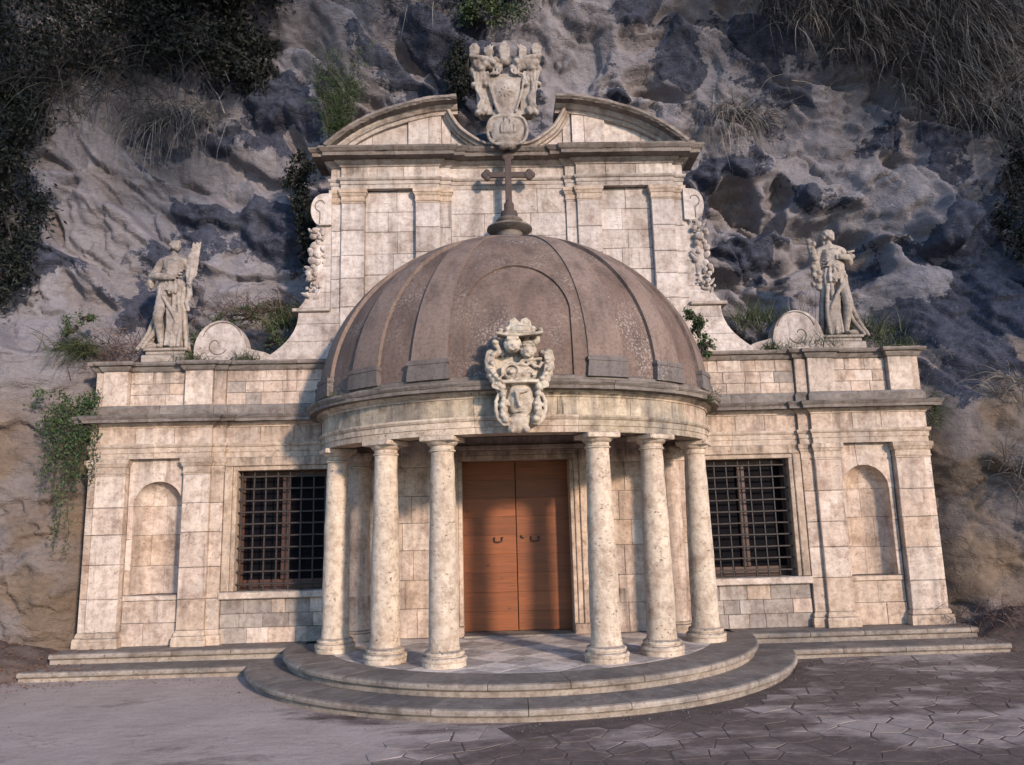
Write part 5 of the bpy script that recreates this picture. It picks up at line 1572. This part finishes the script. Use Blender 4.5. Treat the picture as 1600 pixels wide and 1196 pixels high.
def blob_points(blobs, n, rg, shell=.55):
    vol = np.array([b[3] * b[4] * b[5] for b in blobs]) ** .8; cnt = (vol / vol.sum() * n).astype(int)
    out = []
    for b, c in zip(blobs, cnt):
        # sub-clumps give light and dark masses with gaps
        k = max(3, c // 45)
        u = rg.normal(size=(k, 3)); u /= np.linalg.norm(u, axis=1)[:, None]; u *= rg.uniform(shell, 1.0, (k, 1))
        cl = u[rg.integers(0, k, c)] + rg.normal(size=(c, 3)) * .17
        out.append(np.array(b[:3]) + cl * np.array(b[3:6]))
    return np.concatenate(out)

def shrub(name, label, blobs, n, size, mat, seed, stems=None, group=None, droop=.3, long=1.6, cat='shrub'):
    rg = np.random.default_rng(seed)
    b0 = blobs[0]
    org = (b0[0], b0[1] + b0[4] * .6, min(b[2] - b[5] for b in blobs))
    t = thing(name, label, cat, org, group)
    P = blob_points(blobs, n, rg)
    V, Fc, tt = leaf_arrays(P, size, rg, droop, long)
    tinted('foliage', V, Fc, tt, M[mat], t, org)
    st = MB()
    if stems is None:
        stems = []
        for b in blobs:
            for q in range(4):
                stems.append([(b[0] + rg.uniform(-.3, .3) * b[3], b[1] + b[4] * .9, b[2] + rg.uniform(-.3, .5) * b[5]), (b[0] + rg.uniform(-.5, .5) * b[3], b[1] + .1 * b[4], b[2] + rg.uniform(-.4, .4) * b[5]), (b[0] + rg.uniform(-.8, .8) * b[3], b[1] - .6 * b[4], b[2] + rg.uniform(-.8, .3) * b[5])])
    for s_ in stems: st.tube(s_, [.03, .02, .008] if len(s_) == 3 else .015, 6)
    st.build('stem', M['bark'], t, True)
    return t

def blades(origins, dirs, lengths, width, rg, droop=1.0, seg=5):
    """tapered grass blades that start along dirs and bend down"""
    n = len(origins); V = []; T = []
    p = origins.copy(); d = dirs / np.linalg.norm(dirs, axis=1)[:, None]
    side = np.cross(d, rg.normal(size=(n, 3))); side /= np.linalg.norm(side, axis=1)[:, None] + 1e-9
    w = width * rg.uniform(.6, 1.3, n)
    rows = []
    for k in range(seg + 1):
        f = k / seg; ww = (w * (1 - f * .92))[:, None]
        rows.append((p - side * ww, p + side * ww))
        p = p + d * (lengths / seg)[:, None]
        d = d + np.array([0, 0, -1.0]) * droop * (1.2 / seg) * rg.uniform(.6, 1.4, (n, 1)) + rg.normal(size=(n, 3)) * .10
        d /= np.linalg.norm(d, axis=1)[:, None]
    A = np.stack([np.stack(r, 1) for r in rows], 1)      # n, seg+1, 2, 3
    V = A.reshape(-1, 3)
    base = np.arange(n)[:, None] * (2 * (seg + 1)) + np.arange(seg)[None, :] * 2
    Fc = np.stack([base, base + 1, base + 3, base + 2], -1).reshape(-1, 4)
    t = np.repeat(rg.uniform(0, 1, n) ** 1.8, 2 * (seg + 1))
    return V, Fc.tolist(), t

def tuft(name, label, c, n, length, mat, seed, spread=(.2, .1, .1), out=(0, -1, .3), droop=1.0, width=.006, group=None, cat='grass', wide=.5):
    rg = np.random.default_rng(seed)
    O = np.array(c) + rg.normal(size=(n, 3)) * np.array(spread) * .5
    D = np.array(out) + rg.normal(size=(n, 3)) * wide
    V, Fc, t = blades(O, D, length * rg.uniform(.5, 1.15, n), width, rg, droop)
    return tag(tinted(name, V, Fc, t, M[mat], None, c), label, cat, group)

def on_cliff(x, z, lift=.02): return (x, cliff_y(x, z) - lift, z)

# dark evergreen growth over the upper left of the cliff
def cb_(x, z, rx, ry, rz, lift=.3): return (x, cliff_y(x, z) - lift, z, rx, ry, rz)
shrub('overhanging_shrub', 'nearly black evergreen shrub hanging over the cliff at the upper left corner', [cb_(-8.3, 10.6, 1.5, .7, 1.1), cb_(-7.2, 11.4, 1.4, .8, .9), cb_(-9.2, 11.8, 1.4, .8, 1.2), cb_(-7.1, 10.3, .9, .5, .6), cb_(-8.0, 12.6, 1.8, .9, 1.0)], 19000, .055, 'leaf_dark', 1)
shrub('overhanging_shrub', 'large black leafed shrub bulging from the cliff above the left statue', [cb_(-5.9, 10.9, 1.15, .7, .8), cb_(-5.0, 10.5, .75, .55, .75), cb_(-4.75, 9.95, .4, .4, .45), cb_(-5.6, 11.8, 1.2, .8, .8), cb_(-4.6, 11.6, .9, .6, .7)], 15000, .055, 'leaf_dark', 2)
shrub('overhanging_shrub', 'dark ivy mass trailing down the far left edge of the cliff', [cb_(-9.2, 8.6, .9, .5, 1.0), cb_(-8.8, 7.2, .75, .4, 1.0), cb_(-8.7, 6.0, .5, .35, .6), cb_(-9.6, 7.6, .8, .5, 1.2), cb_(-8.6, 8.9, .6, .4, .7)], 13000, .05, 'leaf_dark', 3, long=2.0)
shrub('overhanging_shrub', 'dark bush at the right edge of the cliff, level with the right statue', [cb_(9.3, 6.9, .6, .4, .9), cb_(9.45, 5.9, .5, .4, .8), cb_(9.6, 8.0, .7, .5, .8)], 4500, .05, 'leaf_dark', 4)
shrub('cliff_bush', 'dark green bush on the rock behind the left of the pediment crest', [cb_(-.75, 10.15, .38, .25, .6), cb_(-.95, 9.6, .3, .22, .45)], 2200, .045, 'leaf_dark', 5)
shrub('cliff_bush', 'green bush at the top of the rock directly above the crest', [cb_(.0, 11.3, .75, .35, .55), cb_(-.4, 11.0, .45, .3, .35)], 2200, .045, 'leaf_fern', 6)
shrub('cliff_bush', 'shadowy bush filling the gap beside the upper left scroll bracket', [(-3.62, .62, 7.3, .25, .22, .7), (-3.55, .6, 6.5, .22, .2, .4), (-3.75, .55, 7.9, .3, .25, .4)], 2600, .045, 'leaf_dark', 7)

# feathery frond shrub beside the pediment
def frond_shrub():
    rg = np.random.default_rng(9)
    y0 = cliff_y(-3.0, 8.6)
    y0 = min(y0, .55)
    org = (-3.0, y0 - .12, 8.4)
    t = thing('feathery_shrub', 'tall feathery green shrub growing behind the left end of the pediment', 'shrub', org)
    st = MB(); Vs = []; Fs = []; Ts = []
    for k in range(28):
        a = rg.uniform(-.75, .75); h = rg.uniform(.8, 2.05)
        pts = [np.array([org[0] + a * .25 + a * .55 * f * f, org[1] - .12 * f - rg.uniform(0, .1), org[2] + h * f - .25 * abs(a) * f * f]) for f in np.linspace(0, 1, 7)]
        st.tube([tuple(p) for p in pts], [.014, .012, .010, .008, .006, .004, .002], 5)
        for i in range(1, 7):
            m = 26
            O = pts[i] + rg.normal(size=(m, 3)) * .04
            D = rg.normal(size=(m, 3)) * .8 + np.array([0, -.2, .25])
            V, Fc, tt = blades(O, D, rg.uniform(.10, .26, m) * (1.15 - i * .08), .0045, rg, .3, 3)
            b = sum(len(v) for v in Vs); Vs.append(V); Fs += [tuple(x + b for x in f) for f in Fc]; Ts.append(tt)
    tinted('foliage', np.concatenate(Vs), Fs, np.concatenate(Ts), M['leaf_fern'], t, org)
    st.build('stem', M['bark'], t, True)
frond_shrub()

# hanging grasses: single tufts and the great mass at upper right
tuft('hanging_tuft', 'dry grass tuft hanging down the rock above the left statue', on_cliff(-6.45, 9.25, .05), 520, 1.6, 'grass_dark', 21, (1.1, .12, .14), (0, -.4, .15), 2.2, .008)
tuft('hanging_tuft', 'dry grass tuft hanging down the rock right of the pediment', on_cliff(4.45, 9.25, .05), 480, 1.2, 'grass_dry', 22, (.75, .12, .14), (0, -.4, .15), 2.2, .008)
tuft('hanging_tuft', 'long dry stalks drooping below the upper left shrub', on_cliff(-7.9, 9.8, .15), 950, 1.5, 'grass_black', 23, (2.6, .25, .9), (0, -.5, .1), 1.8, .007)
tuft('hanging_tuft', 'drooping grass at the top of the rock left of the crest', on_cliff(-1.6, 11.3, .05), 260, .8, 'grass_dark', 24, (1.4, .12, .12), (0, -.5, .3), 1.5, .006)
def grass_mass():
    rg = np.random.default_rng(31); Vs = []; Fs = []; Ts = []; b = 0
    line = [(4.7, 11.6), (5.2, 11.0), (5.7, 10.8), (6.2, 10.6), (6.6, 10.2), (7.0, 10.0), (7.4, 9.7), (7.8, 9.4), (8.2, 9.0), (8.6, 8.6), (9.0, 8.3)]
    cs = []
    for (x, z) in line:
        for k in range(9): cs.append((x + rg.uniform(-.4, .6), z + rg.uniform(-.1, 2.6) + .0))
    for (x, z) in cs:
        n = int(rg.integers(90, 190)); L_ = rg.uniform(.9, 1.9)
        c = np.array(on_cliff(x, z, .03 + rg.uniform(0, .12)))
        O = c + rg.normal(size=(n, 3)) * np.array([.22, .06, .10])
        D = np.array([rg.uniform(-.35, .35), -.7, .45]) + rg.normal(size=(n, 3)) * .45
        V, Fc, tt = blades(O, D, L_ * rg.uniform(.5, 1.2, n), .008, rg, 1.9)
        tt = tt * rg.uniform(.35, 1.1)
        Vs.append(V); Fs += [tuple(q + b for q in f) for f in Fc]; Ts.append(tt); b += len(V)
    o = tinted('hanging_grass', np.concatenate(Vs), Fs, np.clip(np.concatenate(Ts), 0, 1), M['grass_dark'], None, (6.5, 0, 10))
    o['kind'] = 'stuff'; o['label'] = 'mass of long dark grass hanging over the upper right of the cliff'; o['category'] = 'grass'
grass_mass()
tuft('hanging_tuft', 'stray pale stalks drooping under the right hand grass mass', on_cliff(6.6, 9.6, .2), 40, 1.9, 'grass_dry', 33, (2.2, .2, .5), (.3, -.5, .2), 1.3, .007)

# unseen trees, added behind the viewer to shade the upper cliff
def tree(name, label, x, y, h0, blobs, n, seed, size=.24, mat='leaf_dark'):
    rg = np.random.default_rng(seed)
    t = thing(name, label, 'tree', (x, y, GZ), 'unseen trees added for shade')
    tr = MB().tube([(x + .1 * math.sin(q * 1.3), y + .1 * math.cos(q), GZ - .2 + (h0 + 2.0) * q / 8) for q in range(9)], [.34 - .028 * q for q in range(9)], 10)
    tr.build('trunk', M['bark'], t, True)
    P = blob_points(blobs, n, rg, .3)
    V, Fc, tt = leaf_arrays(P, size, rg, .1, 1.5)
    tinted('crown', V, Fc, tt, M[mat], t, (x, y, h0))
    lm = MB()
    for b in blobs: lm.tube([(x, y, h0 - .3), ((x + b[0]) / 2, (y + b[1]) / 2, (h0 + b[2]) / 2 - .3), (b[0], b[1], b[2])], [.16, .11, .05], 6)
    lm.build('limbs', M['bark'], t, True)
SPX, SPY, SPZ = 20 * math.sin(SUN_AZ), -20 * math.cos(SUN_AZ), 20 * math.tan(SUN_EL)
def shade_tree(name, label, tx, spots, h0, n, seed):
    bl = [(cx + SPX, SPY + (q % 3) * .7 - .7, cz + SPZ, rx, 1.6, rz) for q, (cx, cz, rx, rz) in enumerate(spots)]
    tree(name, label, tx + SPX, SPY, h0, bl, n, seed)
shade_tree('added_shade_tree', 'unseen broad tree added behind the viewer to shade the upper left cliff', -11.2, [(-9.2, 8.8, 2.4, 3.6), (-5.8, 9.0, 1.5, 2.5), (-5.4, 11.9, 2.4, 2.0), (-1.2, 12.2, 2.4, 1.9)], 11.0, 2000, 301)
shade_tree('added_shade_tree', 'unseen broad tree added behind the viewer to shade the upper right cliff', 11.4, [(10.0, 8.3, 1.9, 3.6), (5.6, 12.3, 2.4, 1.8), (2.4, 12.2, 2.0, 1.9), (9.7, 4.4, 1.5, 2.6)], 10.0, 1500, 302)

# creeper on the left corner of the facade
def creeper():
    rg = np.random.default_rng(41); org = (-7.05, -.2, 3.75)
    t = thing('trailing_creeper', 'green creeper spilling down beside the left corner of the facade', 'creeper', org)
    P = [blob_points([(-7.35, -.10, 3.70, .42, .22, .28), (-6.95, -.14, 3.62, .38, .22, .26), (-6.62, -.25, 3.62, .28, .14, .12), (-7.10, -.14, 3.30, .45, .22, .35)], 1500, rg, .45)]
    st = MB()
    for k in range(26):
        x = -7.5 + .85 * rg.random(); L_ = rg.uniform(.6, 1.35)
        if -7.25 < x < -7.0 and rg.random() < .6: L_ = rg.uniform(1.6, 2.35)
        q = [np.array([x, -.22, 3.55])]
        for i in range(12): q.append(q[-1] + np.array([rg.normal() * .018, rg.normal() * .012, -L_ / 12]))
        st.tube([tuple(p) for p in q], .004, 4)
        q = np.array(q); m = int(70 * L_)
        f = rg.uniform(0, 12, m); i0 = np.minimum(f.astype(int), 11)
        P.append(q[i0] + (q[i0 + 1] - q[i0]) * (f - i0)[:, None] + rg.normal(size=(m, 3)) * np.array([.045, .04, .03]))
    V, Fc, tt = leaf_arrays(np.concatenate(P), .034, rg, .5, 1.35)
    tinted('foliage', V, Fc, tt, M['leaf_green'], t, org)
    st.build('stem', M['bark'], t, True)
creeper()

def ivy(name, label, blobs, n, seed, mat='leaf_green', size=.03): return shrub(name, label, blobs, n, size, mat, seed, droop=.2, long=1.3, cat='creeper')
ivy('ivy', 'bright green ivy climbing between the right side of the dome and the wall', [(2.98, -.28, 4.92, .14, .14, .22), (3.08, -.3, 4.62, .13, .15, .22), (3.16, -.25, 4.32, .10, .12, .16), (3.25, -.12, 4.45, .16, .1, .10), (3.04, -.28, 4.76, .12, .12, .16)], 1500, 51)
ivy('ivy', 'low green ivy at the foot of the left statue', [(-5.20, .12, 4.50, .20, .16, .16), (-5.25, .40, 4.80, .2, .2, .3)], 900, 52, 'leaf_fern')
ivy('ivy', 'ivy and weeds sloping behind the left volute up to the facade', [(-4.55, .55, 5.25, .45, .2, .18), (-4.1, .5, 4.85, .25, .2, .25), (-4.05, .5, 5.35, .35, .2, .15), (-5.0, .55, 5.15, .2, .2, .15)], 1500, 53, 'leaf_fern')
ivy('ivy', 'small creeper on the rock shelf at the far left above the parapet', [(-7.35, .15, 4.95, .22, .15, .25), (-7.2, .25, 5.2, .2, .15, .15)], 600, 54, 'leaf_fern')
tuft('grass_tuft', 'green grass tuft beside the upper left wing of the facade', (-3.95, .5, 5.05), 320, .48, 'grass_green', 61, (.35, .2, .1), (-.1, -.2, 1), .6, .006)
tuft('grass_tuft', 'green grass tuft drooping at the left end of the parapet', on_cliff(-7.25, 4.6, .05), 330, .75, 'grass_green', 62, (.35, .15, .1), (.0, -.6, .4), 1.4, .006)
tuft('grass_tuft', 'green grass bush between the right wing and its volute', (4.30, .48, 4.95), 420, .42, 'grass_green', 63, (.45, .2, .15), (0, -.2, 1), .5, .006)
tuft('grass_tuft', 'grass tuft growing right behind the right statue', (6.25, .5, 4.65), 380, .55, 'grass_green', 64, (.5, .2, .2), (.1, -.2, 1), .55, .006)
tuft('grass_tuft', 'grass tuft between the right volute and the right statue', (5.15, .1, 4.42), 260, .36, 'grass_green', 65, (.4, .2, .05), (0, -.3, 1), .6, .005)
tuft('grass_tuft', 'dry upright stalks left of the right statue', (5.05, .5, 4.75), 60, 1.05, 'grass_dry', 66, (.35, .15, .1), (0, -.1, 1), .25, .005, wide=.22)
tuft('grass_tuft', 'grass at the right end of the parapet below the statue', (6.62, .25, 4.36), 200, .38, 'grass_green', 67, (.4, .2, .05), (0, -.3, 1), .7, .005)
tuft('grass_tuft', 'drooping reed heads on the rock at the right edge', on_cliff(8.35, 3.6, .1), 60, 1.1, 'grass_dry', 68, (.3, .15, .3), (-.7, -.5, .35), 1.0, .007, wide=.3)
tuft('grass_tuft', 'long dry grass hanging low at the right edge', on_cliff(8.3, 2.2, .1), 240, .9, 'grass_dry', 69, (.5, .2, .4), (-.1, -.6, .4), 1.5, .007)
tuft('grass_tuft', 'grass in the corner between the facade cornice and the right rock', (6.98, .05, 3.25), 220, .45, 'grass_green', 70, (.12, .12, .3), (.1, -.6, .2), 1.3, .005)
tuft('twig_heap', 'heap of brown dead twigs on the rock shelf left of the left statue', (-6.75, .42, 4.62), 420, .75, 'twig', 71, (1.1, .3, .35), (0, -.25, .25), .5, .006, cat='twigs', wide=.9)
tuft('twig_heap', 'dead brown creeper stems on the slope behind the left volute', (-4.4, .55, 5.35), 380, .6, 'twig', 72, (1.2, .2, .2), (0, -.3, .3), .6, .006, cat='twigs', wide=.9)
tuft('twig_heap', 'brown dry brush on the ground at the right end of the steps', (7.35, -.55, .05), 220, .38, 'twig', 73, (1.0, .5, .12), (0, -.2, .4), .7, .006, cat='twigs', wide=.8)
# weeds rooted in the portico cornice
for k, (x, y, z, h, lab) in enumerate(((-2.55, -1.75, 3.40, .10, 'tiny weed on the left end of the portico cornice'), (2.72, -1.62, 3.28, .13, 'small weed growing out of the right end of the portico cornice'), (-.62, -2.62, 3.40, .08, 'tiny weed on the portico cornice just left of the coat of arms'), (3.0, -.95, 3.42, .22, 'pale dry grass at the far right end of the portico cornice'))):
    tuft('cornice_weed', lab, (x, y, z), 70, h * 1.6, 'grass_green' if k < 3 else 'grass_dry', 80 + k, (.12, .06, .02), (0, -.5, .8), 1.0, .006, cat='weed', wide=.7)

# fallen leaves at the foot of the cliff
def fallen():
    rg = np.random.default_rng(91)
    n1 = 1100
    P = np.concatenate([np.stack([rg.normal(-7.35, .6, n1), rg.normal(-.95, .45, n1), np.full(n1, GZ + .03)], 1),
                        np.stack([rg.normal(7.6, .5, 500), rg.normal(-.75, .35, 500), np.full(500, GZ + .03)], 1),
                        np.stack([rg.uniform(-6.5, 6.8, 120), rg.normal(-1.35, .15, 120), np.full(120, GZ + .02)], 1)])
    for i, p in enumerate(P):
        for cx, cy, rx, ry, h in ((-8.7, -.15, 2.0, 1.4, .52), (8.6, -.05, 2.0, 1.35, .60)):
            r2_ = ((p[0] - cx) / rx) ** 2 + ((p[1] - cy) / ry) ** 2
            if r2_ < 1: P[i, 2] = max(P[i, 2], GZ - .06 + h * (1 - r2_) ** .8 + .05)
        if p[1] > -1.15 and abs(p[0]) < 7.05: P[i, 2] = L + .015
        if p[1] > -.56 and abs(p[0]) < 6.95: P[i, 2] = F + .015
    V, Fc, tt = leaf_arrays(P, .035, rg, 0, 1.3)
    V[:, 2] = np.repeat(P[:, 2], 5) + (V[:, 2] - np.repeat(P[:, 2], 5)) * .3
    o = tinted('fallen_leaves', V, Fc, tt, M['dead_leaf'], None, (0, -1, GZ)); o['kind'] = 'stuff'; o['label'] = 'dry brown leaves scattered along the steps and cliff foot'; o['category'] = 'leaves'
fallen()

# grit and small pebbles on the forecourt
def grit():
    rg = np.random.default_rng(95); n = 2000
    x = rg.uniform(-7.5, 7.5, n); y = rg.uniform(-6.0, -1.15, n)
    y[:900] = -1.15 - np.abs(rg.normal(0, .35, 900)); x[:900] = np.sign(rg.normal(size=900)) * rg.uniform(3.8, 7.2, 900)
    a = rg.uniform(-80, 80, 700); rr = 4.05 + np.abs(rg.normal(0, .25, 700)); x[900:1600] = rr * np.sin(np.radians(a)); y[900:1600] = -.12 - rr * np.cos(np.radians(a))
    ok = (np.hypot(x, y + .12) > 4.03) & ~((np.abs(x) > 3.8) & (y > -1.12))
    x, y = x[ok], y[ok]; n = len(x)
    r = .003 + .006 * rg.random(n) ** 3 + .006 * (rg.random(n) < .02)
    oc = np.array([(1, 0, 0), (-.2, 1, 0), (-1, -.1, 0), (.1, -1, 0), (0, 0, .8), (0, 0, -.6)], float)
    V = np.empty((n, 6, 3))
    th = rg.uniform(0, 6.28, n); c, s_ = np.cos(th), np.sin(th)
    for k, o_ in enumerate(oc):
        j = rg.uniform(.7, 1.3, n)
        V[:, k, 0] = x + (c * o_[0] - s_ * o_[1]) * r * j * 1.2; V[:, k, 1] = y + (s_ * o_[0] + c * o_[1]) * r * j; V[:, k, 2] = GZ + .008 + o_[2] * r * j
    f0 = np.array([(0, 1, 4), (1, 2, 4), (2, 3, 4), (3, 0, 4), (1, 0, 5), (2, 1, 5), (3, 2, 5), (0, 3, 5)])
    Fc = (np.arange(n)[:, None, None] * 6 + f0[None]).reshape(-1, 3).tolist()
    o = tinted('gravel', V.reshape(-1, 3), Fc, np.repeat(rg.random(n), 6), M['grit'], None, (0, -3, GZ))
    o['kind'] = 'stuff'; o['label'] = 'loose grit and small pebbles on the forecourt'; o['category'] = 'gravel'
grit()

for k, (x, y, z, lab) in enumerate(((-4.42, .02, 4.36, 'weeds rooted on the parapet at the right foot of the left volute'), (-5.24, .0, 4.36, 'weeds rooted on the parapet between the left statue and its volute'), (4.42, .02, 4.36, 'weeds rooted on the parapet at the left foot of the right volute'))):
    tuft('parapet_weed', lab, (x, y, z), 170, .26, 'grass_green', 400 + k, (.30, .10, .03), (0, -.3, 1), .7, .006, cat='weed', wide=.7)
